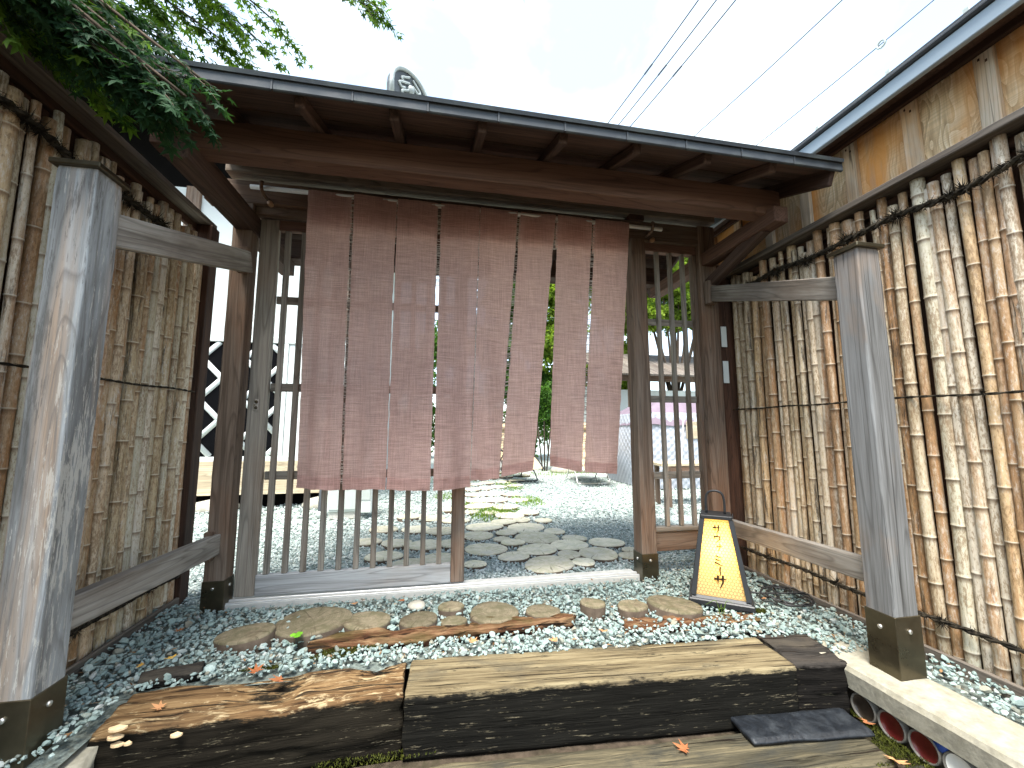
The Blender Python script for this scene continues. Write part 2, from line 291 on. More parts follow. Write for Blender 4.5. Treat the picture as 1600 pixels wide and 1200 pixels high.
M['sleeper_rot'] = sleeper_mat('rotting sleeper', ((0.03, 0.017, 0.009), (0.12, 0.07, 0.032), (0.25, 0.165, 0.08), (0.05, 0.032, 0.018)), (0.011, 0.009, 0.006), -0.018, True)
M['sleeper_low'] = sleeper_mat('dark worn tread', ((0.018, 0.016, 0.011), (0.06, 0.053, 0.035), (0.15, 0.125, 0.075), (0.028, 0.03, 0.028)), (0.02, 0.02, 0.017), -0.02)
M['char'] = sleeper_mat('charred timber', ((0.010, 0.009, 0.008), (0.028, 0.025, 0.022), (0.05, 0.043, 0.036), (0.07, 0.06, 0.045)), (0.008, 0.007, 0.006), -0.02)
M['rotlog'] = sleeper_mat('decayed red brown log', ((0.022, 0.010, 0.006), (0.085, 0.04, 0.02), (0.22, 0.14, 0.075), (0.05, 0.045, 0.015)), (0.03, 0.014, 0.008), -0.03)

def linen():
    m = Mat('dusty rose linen', 0.95, 0.05); v = m.n('ShaderNodeTexCoord', 'Object')
    h = m.noise(m.map(v, (7, 7, 190)), 1.0, 4, 0.7, 0.15); ve = m.noise(m.map(v, (190, 7, 5)), 1.0, 4, 0.7, 0.15)
    fine = m.noise(m.map(v, (420, 60, 420)), 1.0, 2, 0.7)
    f = m.math('ADD', m.math('ADD', m.math('MULTIPLY', h, 0.42), m.math('MULTIPLY', ve, 0.28)), m.math('MULTIPLY', fine, 0.30))
    c = m.ramp(f, (0.32, (0.15, 0.095, 0.086)), (0.5, (0.43, 0.280, 0.245)), (0.68, (0.64, 0.465, 0.415)))
    pa = m.noise(m.map(v, (2.2, 2, 1.1)), 1.0, 4, 0.6); c = m.mix(m.ramp(pa, (0.4, 0.0), (0.7, 0.4)), c, (0.31, 0.22, 0.20))
    m.color(c); m.bump(f, 0.5, 0.003)
    tl = m.n('ShaderNodeBsdfTranslucent', Color=m.mix(1.0, c, (1.9, 1.7, 1.55), 'MULTIPLY'))
    a = m.n('ShaderNodeMixShader', i0=0.38, i1=m.b.outputs[0], i2=tl)
    tr = m.n('ShaderNodeBsdfTransparent', Color=(1, 1, 1))
    holes = m.ramp(m.math('MULTIPLY', m.math('ADD', h, ve), 0.5), (0.40, 0.030), (0.56, 0.006))
    ms = m.n('ShaderNodeMixShader', i0=holes, i1=a, i2=tr); m.nt.links.new(ms, m.out.inputs[0]); return m.m
M['linen'] = linen()
M['thread'] = plain('brown stitching thread', (0.42, 0.36, 0.31), 0.9, 0.1, var=0.6, sc=90)

# ------------------------------------------------------------------ mesh helpers
WM = {}
def put(o, parent=None):
    COL.objects.link(o); WM[o.name] = o.matrix_basis.copy()
    if parent: o.parent = parent; o.matrix_parent_inverse = WM[parent.name].inverted()
    return o
def tag(o, label=None, cat=None, group=None, kind=None):
    if label: o['label'] = label
    if cat: o['category'] = cat
    if group: o['group'] = group
    if kind: o['kind'] = kind
    return o
def thing(name, loc, label, cat, group=None):
    o = bpy.data.objects.new(name, None); o.empty_display_size = 0.1; COL.objects.link(o); o.location = loc
    WM[o.name] = Matrix.Translation(Vector(loc)); return tag(o, label, cat, group)
def mesh(name, vs_, fs, smooth=False):
    me = bpy.data.meshes.new(name); me.from_pydata([tuple(v) for v in vs_], [], fs); me.update()
    if smooth: me.shade_smooth()
    return me
def obj(name, me, mat, parent=None, mw=None):
    if mat is not None and len(me.materials) == 0: me.materials.append(M[mat] if isinstance(mat, str) else mat)
    o = bpy.data.objects.new(name, me)
    if mw is not None: o.matrix_basis = mw
    return put(o, parent)
def bevbox(x0, x1, y0, y1, z0, z1, b):
    V = []; idx = {}
    for i, x in enumerate((x0, x1)):
        for j, y in enumerate((y0, y1)):
            for k, z in enumerate((z0, z1)):
                sx, sy, sz = (1 - 2 * i), (1 - 2 * j), (1 - 2 * k)
                idx[i, j, k] = len(V)
                V += [(x, y + sy * b, z + sz * b), (x + sx * b, y, z + sz * b), (x + sx * b, y + sy * b, z)]
    F = []
    q = lambda a, i, j, k: idx[i, j, k] + a
    for i in (0, 1):
        f = [q(0, i, 0, 0), q(0, i, 0, 1), q(0, i, 1, 1), q(0, i, 1, 0)]; F.append(f if i == 0 else f[::-1])
        f = [q(1, 0, i, 0), q(1, 1, i, 0), q(1, 1, i, 1), q(1, 0, i, 1)]; F.append(f if i == 0 else f[::-1])
        f = [q(2, 0, 0, i), q(2, 0, 1, i), q(2, 1, 1, i), q(2, 1, 0, i)]; F.append(f if i == 0 else f[::-1])
    for j in (0, 1):
        for k in (0, 1):
            F.append([q(1, 0, j, k), q(1, 1, j, k), q(2, 1, j, k), q(2, 0, j, k)])
            F.append([q(0, j, 0, k), q(0, j, 1, k), q(2, j, 1, k), q(2, j, 0, k)])
            F.append([q(0, j, k, 0), q(0, j, k, 1), q(1, j, k, 1), q(1, j, k, 0)])
    for i in (0, 1):
        for j in (0, 1):
            for k in (0, 1): F.append([q(0, i, j, k), q(1, i, j, k), q(2, i, j, k)])
    return V, F
def fixn(me):
    bm = bmesh.new(); bm.from_mesh(me); bmesh.ops.recalc_face_normals(bm, faces=bm.faces); bm.to_mesh(me); bm.free(); return me
def frame(p0, p1, up=Vector((0, 0, 1))):
    d = (p1 - p0); L = d.length; x = d / L; y = up.cross(x)
    if y.length < 1e-4: y = Vector((0, 1, 0)).cross(x)
    y.normalize(); z = x.cross(y)
    m = Matrix((x, y, z)).transposed().to_4x4(); m.translation = p0; return m, L
def beam(name, p0, p1, wd, ht, mat, parent=None, up=Vector((0, 0, 1)), bev=0.004, worn=0.0):
    """timber along local X; wd across (local Y), ht along local Z; worn > 0 gives rubbed, uneven arrises"""
    p0, p1 = Vector(p0), Vector(p1); mw, L = frame(p0, p1, up)
    if not worn:
        V, F = bevbox(0, L, -wd / 2, wd / 2, -ht / 2, ht / 2, min(bev, wd / 3, ht / 3)); return obj(name, fixn(mesh(name, V, F)), mat, parent, mw)
    sd = random.uniform(0, 99); n = max(6, int(L / 0.03)); V = []; F = []; k = 12
    for i in range(n + 1):
        x = L * i / n; e = 0.003 if i in (0, n) else 0.0
        for q, (sy, sz_) in enumerate(((-1, -1), (1, -1), (1, 1), (-1, 1))):
            r_ = worn * (1.6 + 1.2 * mnoise.noise(Vector((x * 7, q * 5.3, sd))) + 0.9 * mnoise.noise(Vector((x * 28, q * 5.3, sd)))); r_ = max(r_, 0.001)
            dy = dz_ = 0.0
            cy, cz = sy * (wd / 2 - e) + dy, sz_ * (ht / 2 - e) + dz_
            a, b_, c_ = (cy, cz - sz_ * r_), (cy - sy * r_ * 0.35, cz - sz_ * r_ * 0.35), (cy - sy * r_, cz)
            for y, z in ((c_, b_, a) if sy * sz_ < 0 else (a, b_, c_)): V.append((x, y, z))
    for i in range(n):
        for j in range(k): a, b_ = i * k + j, i * k + (j + 1) % k; F.append((a, b_, b_ + k, a + k))
    F += [tuple(range(k)), tuple(range(n * k, n * k + k))]
    return obj(name, fixn(mesh(name, V, F)), mat, parent, mw)
def aabb(name, x0, x1, y0, y1, z0, z1, mat, parent=None, bev=0.004, worn=0.0):
    """box by its extents, grain along the longest side"""
    s = (x1 - x0, y1 - y0, z1 - z0); c = ((x0 + x1) / 2, (y0 + y1) / 2, (z0 + z1) / 2); a = max(range(3), key=lambda i: s[i])
    if a == 0: return beam(name, (x0, c[1], c[2]), (x1, c[1], c[2]), s[1], s[2], mat, parent, bev=bev, worn=worn)
    if a == 1: return beam(name, (c[0], y0, c[2]), (c[0], y1, c[2]), s[0], s[2], mat, parent, bev=bev, worn=worn)
    return beam(name, (c[0], c[1], z0), (c[0], c[1], z1), s[0], s[1], mat, parent, up=Vector((0, -1, 0)), bev=bev, worn=worn)
def tube_geo(pts, rad, n=8, caps=True):
    V, F = [], []; pts = [Vector(p) for p in pts]; k = len(pts); last = None
    for i, p in enumerate(pts):
        t = (pts[min(i + 1, k - 1)] - pts[max(i - 1, 0)]).normalized()
        a = last if last is not None else (Vector((0, 0, 1)) if abs(t.z) < 0.9 else Vector((1, 0, 0)))
        u = (a - t * a.dot(t)).normalized(); v = t.cross(u); last = u
        rr = rad[i] if isinstance(rad, (list, tuple)) else rad
        for j in range(n):
            an = 2 * math.pi * j / n; V.append(p + (u * math.cos(an) + v * math.sin(an)) * rr)
    for i in range(k - 1):
        for j in range(n):
            a, b = i * n + j, i * n + (j + 1) % n; F.append((a, b, b + n, a + n))
    if caps: F += [tuple(range(n))[::-1], tuple(range((k - 1) * n, k * n))]
    return V, F
def merge(parts):
    V, F = [], []
    for v, f in parts:
        o = len(V); V += list(v); F += [tuple(i + o for i in q) for q in f]
    return V, F
def tube(name, pts, rad, mat, parent=None, n=8):
    V, F = tube_geo(pts, rad, n); return obj(name, mesh(name, V, F, True), mat, parent)
def arc(pts, sub=6):
    """Catmull-Rom through pts"""
    P = [Vector(p) for p in pts]; P = [P[0] * 2 - P[1]] + P + [P[-1] * 2 - P[-2]]; out = []
    for i in range(1, len(P) - 2):
        for s in range(sub):
            t = s / sub; a, b, c, d = P[i - 1], P[i], P[i + 1], P[i + 2]
            out.append(0.5 * ((2 * b) + (c - a) * t + (2 * a - 5 * b + 4 * c - d) * t * t + (3 * b - a - 3 * c + d) * t ** 3))
    return out + [P[-2]]
def tint(me, vals):
    at = me.attributes.new('tint', 'FLOAT', 'POINT'); at.data.foreach_set('value', np.asarray(vals, dtype=np.float32))
def big_mesh(name, V, F3, smooth=False):
    """triangle soup from numpy arrays"""
    me = bpy.data.meshes.new(name); me.vertices.add(len(V)); me.vertices.foreach_set('co', np.asarray(V, dtype=np.float32).ravel())
    me.loops.add(F3.size); me.loops.foreach_set('vertex_index', F3.astype(np.int32).ravel())
    me.polygons.add(len(F3)); me.polygons.foreach_set('loop_start', np.arange(0, F3.size, 3, dtype=np.int32))
    me.polygons.foreach_set('use_smooth', np.full(len(F3), smooth)); me.update(calc_edges=True); return me
def rot_mats(n, tilt=math.pi):
    """random rotations as n x 3 x 3"""
    q = RNG.normal(size=(n, 4)); q /= np.linalg.norm(q, axis=1)[:, None]; a, b, c, d = q.T
    return np.stack([np.stack([1 - 2 * (c * c + d * d), 2 * (b * c - a * d), 2 * (b * d + a * c)], 1),
                     np.stack([2 * (b * c + a * d), 1 - 2 * (b * b + d * d), 2 * (c * d - a * b)], 1),
                     np.stack([2 * (b * d - a * c), 2 * (c * d + a * b), 1 - 2 * (b * b + c * c)], 1)], 1)

# ================================================================== THE SETTING
def grid_ground(name, x0, x1, y0, y1, zf, nx, ny, mat):
    V = []; F = []
    for j in range(ny + 1):
        for i in range(nx + 1):
            x = x0 + (x1 - x0) * i / nx; y = y0 + (y1 - y0) * j / ny; V.append((x, y, zf(x, y)))
    for j in range(ny):
        for i in range(nx): a = j * (nx + 1) + i; F.append((a, a + 1, a + nx + 2, a + nx + 1))
    o = obj(name, mesh(name, V, F, True), mat); o['kind'] = 'structure'; return o
def ground_z(x, y):
    """level forecourt by the gate, dropping to the lower tread in front of the sleepers"""
    n = mnoise.noise(Vector((x * 2.2, y * 2.2, 3.3))) * 0.012
    if y > 1.9 or x < -1.16 or x > 1.84: z = -0.005
    else: z = -0.235
    if x > 1.84 and y < 1.66: z = -0.03
    return z + n
def zf_front(x, y):
    if y >= 1.95: return -0.012 + mnoise.noise(Vector((x * 2.2, y * 2.2, 3.3))) * 0.01
    return -0.30
terr = obj('ground', mesh('ground', [(-250, -60, -0.32), (250, -60, -0.32), (250, 400, -0.32), (-250, 400, -0.32)], [(0, 1, 2, 3)]), 'soil'); terr['kind'] = 'structure'
fc = grid_ground('forecourt_soil', -1.62, 2.35, 1.93, 2.78, lambda x, y: -0.025 + mnoise.noise(Vector((x * 3, y * 3, 1))) * 0.008, 40, 14, 'grit')
fl = grid_ground('side_strip_soil', -1.62, -1.12, 0.9, 1.93, lambda x, y: -0.03, 4, 8, 'grit')
fr = grid_ground('curb_strip_soil', 1.80, 2.35, 0.3, 1.93, lambda x, y: -0.03, 4, 8, 'grit')
cy = grid_ground('courtyard_ground', -30, 40, 2.78, 60, lambda x, y: -0.028, 4, 4, 'ground')
lo = grid_ground('lower_step_soil', -1.12, 1.80, 0.3, 1.72, lambda x, y: -0.235 + mnoise.noise(Vector((x * 3, y * 3, 1))) * 0.01, 30, 14, 'soil')

# ---------------- crushed stone
def ico(sub):
    bm = bmesh.new(); bmesh.ops.create_icosphere(bm, subdivisions=sub, radius=1.0)
    V = np.array([v.co[:] for v in bm.verts]); F = np.array([[v.index for v in f.verts] for f in bm.faces]); bm.free(); return V, F
def stones(name, P, size, mat, label, cat, sub=1, flat=0.75, variants=20):
    V0, F0 = ico(sub); n = len(P)
    VV = []
    for k in range(variants):
        v = V0.copy()
        for _ in range(9):                      # chop with random planes: angular crushed stone
            d = RNG.normal(size=3); d /= np.linalg.norm(d); h = RNG.uniform(0.38, 0.75); s = v @ d; m = s > h
            v[m] -= np.outer(s[m] - h, d)
        v *= np.array([1.0, RNG.uniform(0.65, 0.95), RNG.uniform(0.45, 0.75)]); VV.append(v)
    VV = np.array(VV); w_ = RNG.integers(0, variants, n)
    Rm = rot_mats(n); S = np.asarray(size)[:, None, None]
    loc = np.einsum('nij,nvj->nvi', Rm, VV[w_]) * S; loc[:, :, 2] *= flat
    allv = (loc + np.asarray(P)[:, None, :]).reshape(-1, 3)
    allf = (F0[None] + (np.arange(n) * len(V0))[:, None, None]).reshape(-1, 3)
    me = big_mesh(name, allv, allf); tint(me, np.repeat(RNG.random(n) ** 1.0, len(V0)))
    o = obj(name, me, mat); tag(o, label, cat, kind='stuff'); return o
def scatter(n, x0, x1, y0, y1, ok):
    out = []
    X = RNG.uniform(x0, x1, n); Y = RNG.uniform(y0, y1, n)
    return [(x, y) for x, y in zip(X, Y) if ok(x, y)]
def front_ok(x, y):
    if y > 2.66 and -1.2 < x < 1.42: return False
    if -1.13 < x < 1.80 and y < 1.935 + (0.015 if x < 0 else -0.068 * x): return False
    if x > 1.74 and y < 1.64: return x > 2.0
    if x < -1.13 and y < 1.60: return False
    if -0.62 < x < 0.72 and 2.10 < y < 2.19: return random.random() < 0.10
    return True
pts = scatter(25000, -1.56, 2.26, 0.9, 2.76, front_ok)
def pile(x, y): return max(0.0, mnoise.noise(Vector((x * 3.1, y * 3.1, 7))) * 0.02)
P = [(x, y, 0.0 + pile(x, y) + random.uniform(-0.012, 0.008)) for x, y in pts]
stones('forecourt_gravel', P, RNG.uniform(0.008, 0.019, len(P)), 'gravel', 'blue green crushed stone gravel spread in front of the gate', 'gravel', sub=2 if False else 1)
pts = scatter(700, -1.56, 2.26, 1.0, 2.6, lambda x, y: front_ok(x, y))
P = [(x, y, 0.012 + pile(x, y)) for x, y in pts]
stones('loose_stones', P, RNG.uniform(0.018, 0.029, len(P)), 'gravel', 'larger loose blue green stones lying on the forecourt gravel', 'gravel', sub=2)
pts = scatter(26000, -2.6, 2.6, 2.82, 4.6, lambda x, y: True); P = [(x, y, -0.012 + random.uniform(-0.01, 0.01)) for x, y in pts]
pts2 = scatter(20000, -4.5, 5.5, 4.6, 8.5, lambda x, y: True); P += [(x, y, -0.012 + random.uniform(-0.012, 0.012)) for x, y in pts2]
sz = np.concatenate([RNG.uniform(0.011, 0.021, len(pts)), RNG.uniform(0.016, 0.032, len(pts2))])
stones('courtyard_gravel', P, sz, 'gravel_pale', 'pale grey green gravel covering the courtyard beyond the gate', 'gravel')
pts = scatter(70, -0.75, -0.15, 1.50, 1.62, lambda x, y: True); P = [(x, y, -0.215) for x, y in pts]
stones('step_gravel', P, RNG.uniform(0.014, 0.024, len(P)), 'gravel', 'small patch of stones at the foot of the sleepers', 'gravel')

# ================================================================== THE GATE
gate = thing('roofed_gate', (0.4, 2.73, 0), 'brown wooden gate with shallow pitched roof, tall posts and side rails', 'gate')
def post(x0, x1, y0, y1, z0, z1, mat, shoe=0.0, cap=None, shoe_y=None, corner_bolt=None):
    p = aabb('post', x0, x1, y0, y1, z0, z1, mat, gate, bev=0.006, worn=0.0032)
    if shoe:
        t = 0.004; aabb('metal_shoe', x0 - t, x1 + t, y0 - t, y1 + t, z0 - 0.001, z0 + shoe, 'bronze', p, bev=0.002)
        for bx, by, d in (((x0 + x1) / 2, y0 - t, Vector((0, -1, 0))), (x1 + t if x1 < 0 else x0 - t, (y0 + y1) / 2, Vector((1 if x1 < 0 else -1, 0, 0)))):
            c = Vector((bx, by, z0 + shoe * 0.76)); V, F = tube_geo([c - d * 0.002, c + d * 0.005, c + d * 0.007], [0.009, 0.009, 0.006], 10)
            obj('bolt', mesh('bolt', V, F, True), 'steel', p)
    if cap:
        aabb('post_cap', x0 - 0.016, x1 + 0.016, y0 - 0.016, y1 + 0.016, z1 - 0.008, z1 + 0.012, 'bronze', p, bev=0.003)
    return p
GY = 2.68
LP = post(-1.275, -1.165, GY, GY + 0.11, -0.02, 2.44, 'gate_brown', 0.17)
RP = post(1.412, 1.525, GY - 0.02, GY + 0.10, -0.02, 2.44, 'gate_brown', 0.18)
OP = post(1.990, 2.135, GY, GY + 0.11, -0.02, 2.60, 'gate_brown')
FL = post(-1.345, -1.22, 1.615, 1.74, -0.045, 1.95, 'post_peel', 0.215, True); FL['label'] = 'pale peeling grey front post at the left'
FR = post(1.868, 1.993, 1.43, 1.545, -0.002, 1.84, 'post_grey', 0.24, True); FR['label'] = 'silver grey front post standing on the concrete kerb'
# rails from the front posts back to the gate posts
for nm, a, b, wd, ht, mt in (('rail', (-1.262, 1.74, 0.362), (-1.225, GY + 0.02, 0.352), 0.05, 0.115, 'rail_grey'),
                             ('rail', (-1.262, 1.74, 1.772), (-1.17, GY + 0.0, 2.045), 0.05, 0.13, 'rail_grey'),
                             ('rail', (1.93, 1.545, 0.378), (2.10, GY - 0.0, 0.315), 0.05, 0.105, 'rail_grey'),
                             ('rail', (1.93, 1.545, 1.682), (2.055, GY - 0.012, 2.045), 0.05, 0.115, 'rail_grey')):
    beam(nm, a, b, wd, ht, mt, gate, bev=0.005, worn=0.0028)
beam('tenon', (-1.185, GY - 0.035, 1.965), (-1.185, GY - 0.035, 2.125), 0.06, 0.045, 'gate_brown', gate, up=Vector((0, -1, 0)))
beam('tenon', (2.04, GY - 0.04, 1.955), (2.04, GY - 0.04, 2.135), 0.07, 0.05, 'gate_brown', gate, up=Vector((0, -1, 0)))
beam('tenon', (-1.245, GY - 0.03, 0.27), (-1.245, GY - 0.03, 0.43), 0.04, 0.05, 'gate_brown', gate, up=Vector((0, -1, 0)))
# lintel, ridge beam, purlins
aabb('lintel', -1.45, 1.989, GY + 0.001, GY + 0.105, 2.441, 2.59, 'gate_brown', gate, worn=0.003)
aabb('lintel_strip', -1.164, 1.411, GY + 0.03, GY + 0.08, 2.385, 2.440, 'gate_brown', gate)
aabb('ridge_beam', -1.34, 2.14, GY - 0.01, GY + 0.10, 2.635, 2.762, 'gate_grey', gate)
aabb('purlin', -1.36, 2.12, 2.05, 2.16, 2.355, 2.515, 'roof_red', gate, worn=0.003)
aabb('purlin', -1.36, 2.12, 3.32, 3.43, 2.355, 2.515, 'roof_wood', gate)
for xx in (-1.21, 2.06): beam('roof_arm', (xx, 3.45, 2.32), (xx, 1.99, 2.325), 0.10, 0.13 if xx < 0 else 0.10, 'roof_wood' if xx < 0 else 'roof_red', gate)  # left arm takes the darker timber, deep shade put into its colour
for xx in (1.47,): aabb('short_post', xx - 0.06, xx + 0.06, GY - 0.012, GY + 0.112, 2.59, 2.634, 'roof_wood', gate)
beam('brace', (2.06, GY - 0.0, 2.12), (2.06, 2.12, 2.30), 0.06, 0.08, 'roof_wood', gate)
SL = 0.37; ZR = 2.515          # rafter underside at the purlin front
def rz(Y): return ZR + (Y - 2.05) * SL if Y <= GY + 0.05 else ZR + (2 * (GY + 0.05) - 2.05 - Y) * SL
RX0, RX1, EY = -1.33, 2.17, 1.73
up_f = Vector((0, -SL, 1)).normalized(); up_b = Vector((0, SL, 1)).normalized()
RIDGE = GY + 0.05; BY = 2 * RIDGE - EY
def slab(name, x0, x1, Ya, Yb, d0, d1, mat, parent, front=True):
    """sheet between slope lines Ya..Yb; d0..d1 above the rafter underside"""
    u = up_f if front else up_b
    c = lambda Y, d: Vector((0, Y, rz(Y))) + u * d
    a0, a1, b0, b1 = c(Ya, d0), c(Ya, d1), c(Yb, d0), c(Yb, d1)
    V = [(x0, a0.y, a0.z), (x1, a0.y, a0.z), (x1, b0.y, b0.z), (x0, b0.y, b0.z), (x0, a1.y, a1.z), (x1, a1.y, a1.z), (x1, b1.y, b1.z), (x0, b1.y, b1.z)]
    F = [(0, 1, 2, 3), (4, 5, 6, 7), (0, 1, 5, 4), (1, 2, 6, 5), (2, 3, 7, 6), (3, 0, 4, 7)]
    o0 = Vector((x0, a0.y, a0.z)); me = fixn(mesh(name, [Vector(v) - o0 for v in V], F))
    return obj(name, me, mat, parent, Matrix.Translation(o0))
roof = slab('roof', RX0 - 0.01, RX1 + 0.01, EY - 0.012, RIDGE - 0.002, 0.082, 0.10, 'eave_metal', gate)
rb = slab('roof_sheet', RX0 - 0.01, RX1 + 0.01, RIDGE + 0.002, BY + 0.012, 0.082, 0.10, 'eave_metal', gate, False)
RXS = [-1.02, -0.615, -0.215, 0.19, 0.59, 0.985, 1.39, 1.79]
for x in RXS:
    for fr_ in (True, False):
        u = up_f if fr_ else up_b; Ya, Yb = (EY + 0.035, RIDGE) if fr_ else (RIDGE, BY - 0.035)
        p0 = Vector((x, Ya, rz(Ya))) + u * 0.026; p1 = Vector((x, Yb, rz(Yb))) + u * 0.026
        beam('rafter', p0, p1, 0.045, 0.052, 'roof_wood', roof, up=u)
for x in (RX0 + 0.02, RX1 - 0.02):
    for fr_ in (True, False):
        u = up_f if fr_ else up_b; Ya, Yb = (EY + 0.01, RIDGE) if fr_ else (RIDGE, BY - 0.01)
        beam('barge_board', Vector((x, Ya, rz(Ya))) + u * 0.02, Vector((x, Yb, rz(Yb))) + u * 0.02, 0.03, 0.115, 'roof_wood', roof, up=u)
nb = 7
for i in range(nb):
    Ya = EY + 0.02 + (RIDGE - EY - 0.022) * i / nb; Yb = EY + 0.02 + (RIDGE - EY - 0.022) * (i + 1) / nb - 0.004
    d = 0.053 + (0.003 if i % 2 else 0.0)
    slab('eave_board', RX0 + 0.036, RX1 - 0.036, Ya, Yb, d, 0.080, 'roof_wood', roof)
    Yc, Yd = 2 * RIDGE - Ya, 2 * RIDGE - Yb; slab('eave_board', RX0 + 0.036, RX1 - 0.036, Yd, Yc, d, 0.080, 'roof_wood', roof, False)
k = 11; wseg = (RX1 - RX0 + 0.04) / k
for i in range(k):                                  # folded eave metal in short lengths, each lapping the next
    x0 = RX0 - 0.02 + i * wseg; ez = rz(EY); j = random.uniform(-0.002, 0.002)
    aabb('eave_strip', x0 + 0.0015, x0 + wseg - 0.0015, EY - 0.030 + j, EY - 0.013 + j, ez + 0.028 + j, ez + 0.098, 'eave_metal', roof, bev=0.004)
    if i: aabb('eave_seam', x0 - 0.004, x0 + 0.004, EY - 0.034, EY - 0.0315, ez + 0.026, ez + 0.100, 'eave_metal', roof, bev=0.0008)
tube('ridge_roll', [(RX0 - 0.01, RIDGE, rz(RIDGE) + 0.11), (RX1 + 0.01, RIDGE, rz(RIDGE) + 0.11)], 0.03, 'eave_metal', roof)
# fixed lattice at the right, between the two right-hand posts
LY = 2.745
lat = aabb('lattice_frame', 1.526, 1.989, LY - 0.03, LY + 0.03, 0.286, 0.318, 'gate_grey', gate)
aabb('lattice_board', 1.5265, 1.9885, LY - 0.018, LY + 0.018, 0.150, 0.285, 'gate_brown', gate)
aabb('lattice_frame', 1.526, 1.989, LY - 0.03, LY + 0.03, 2.375, 2.440, 'roof_red', gate)
aabb('lattice_frame', 1.955, 1.988, LY - 0.026, LY + 0.026, 0.319, 2.374, 'gate_brown', gate)
aabb('lattice_frame', 1.527, 1.548, LY - 0.026, LY + 0.026, 0.319, 2.374, 'gate_brown', gate)
for x in (1.655, 1.765, 1.872): aabb('slat', x - 0.014, x + 0.014, LY - 0.028, LY + 0.004, 0.319, 2.374, 'gate_grey', gate, bev=0.003)
for z in (0.675, 1.235, 1.825): aabb('crossbar', 1.549, 1.954, LY + 0.005, LY + 0.022, z - 0.025, z + 0.025, 'gate_grey', gate, bev=0.003)
# sill under the door
sill = aabb('threshold', -1.18, 1.411, 2.70, 2.835, -0.03, 0.010, 'sill', gate)
aabb('threshold_rail', -1.16, 1.408, 2.738, 2.752, 0.010, 0.021, 'alu', gate, bev=0.002)
aabb('threshold_edge', -1.16, 1.408, 2.702, 2.712, 0.0101, 0.016, 'alu', gate, bev=0.001)
aabb('gap_plate', 2.150, 2.196, 2.688, 2.694, 1.64, 1.80, 'plaster', gate, bev=0.001)  # white plates added in place of bright see-through gaps beside the post
aabb('gap_plate', 2.150, 2.196, 2.688, 2.694, 1.36, 1.53, 'plaster', gate, bev=0.001)
aabb('filler_board', 2.137, 2.203, 2.70, 2.73, 0.0, 2.3, 'fence_brown', gate)

# ---------------- sliding lattice door
door = thing('sliding_lattice_door', (-0.47, 2.78, 0.02), 'slatted wooden sliding door half covering the gate opening at the left', 'door')
DY = 2.785
aabb('stile', -1.150, -1.040, DY - 0.02, DY + 0.02, 0.022, 2.384, 'gate_grey', door)
aabb('stile', 0.118, 0.205, DY - 0.02, DY + 0.02, 0.022, 2.384, 'gate_brown', door)
aabb('bottom_rail', -1.039, 0.117, DY - 0.019, DY + 0.019, 0.022, 0.140, 'silver', door)
aabb('top_rail', -1.039, 0.117, DY - 0.019, DY + 0.019, 2.315, 2.384, 'roof_red', door)
for i in range(11):
    x = -0.985 + i * 0.1025; aabb('slat', x - 0.016, x + 0.016, DY - 0.017, DY + 0.012, 0.141, 2.314, 'gate_grey', door, bev=0.003)
for z in (0.722, 1.275, 1.850): aabb('crossbar', -1.039, 0.117, DY + 0.013, DY + 0.03, z - 0.026, z + 0.026, 'gate_grey', door, bev=0.003)
pull = aabb('door_pull', -1.112, -1.086, DY - 0.026, DY - 0.021, 1.125, 1.195, 'steel', door, bev=0.002)
for zz in (1.142, 1.178): obj('pull_boss', mesh('pull_boss', *tube_geo([(-1.099, DY - 0.026, zz), (-1.099, DY - 0.033, zz)], [0.011, 0.007], 10)), 'bronze', pull)

# ---------------- curtain rod and split curtain
NY = 2.60
rod = thing('curtain_rod', (0.3, NY, 2.5), 'white rod carrying the pink linen curtain below the lintel', 'rod')
tube('pole', [(-1.155, NY, 2.502), (1.63, NY, 2.492)], 0.014, 'white_rod', rod, 12)
for x in (-1.085, 1.545):
    h = tube('hook', arc([(x, GY - 0.0, 2.47), (x, NY + 0.03, 2.465), (x, NY - 0.012, 2.475), (x, NY - 0.03, 2.515), (x, NY - 0.015, 2.53)], 4), 0.011, 'gate_brown', rod, 8)
    tube('peg', [(x + 0.03, NY + 0.06, 2.425), (x + 0.03, NY + 0.03, 2.425)], 0.016, 'knob', rod, 10)
noren = thing('split_curtain', (0.27, NY, 2.5), 'dusty pink linen curtain of eight hanging strips across the gate', 'curtain')
TOP = [483, 552, 621, 687, 750, 811, 869, 927, 982]; TOPY = [302, 308, 316, 322, 331, 337, 343, 348, 352]
GAP = [0, 2.0, 1.0, 2.3, 0.5, 2.2, 1.2, 2.1, 0]
BL = [(463, 762), (536.3, 765), (603.7, 765), (676.8, 766), (735, 752), (783, 745), (858, 728), (911.5, 737)]
BR = [(532, 765), (602.6, 765), (672, 766), (734.6, 762), (778.6, 746), (831, 735), (907, 737), (963, 740)]
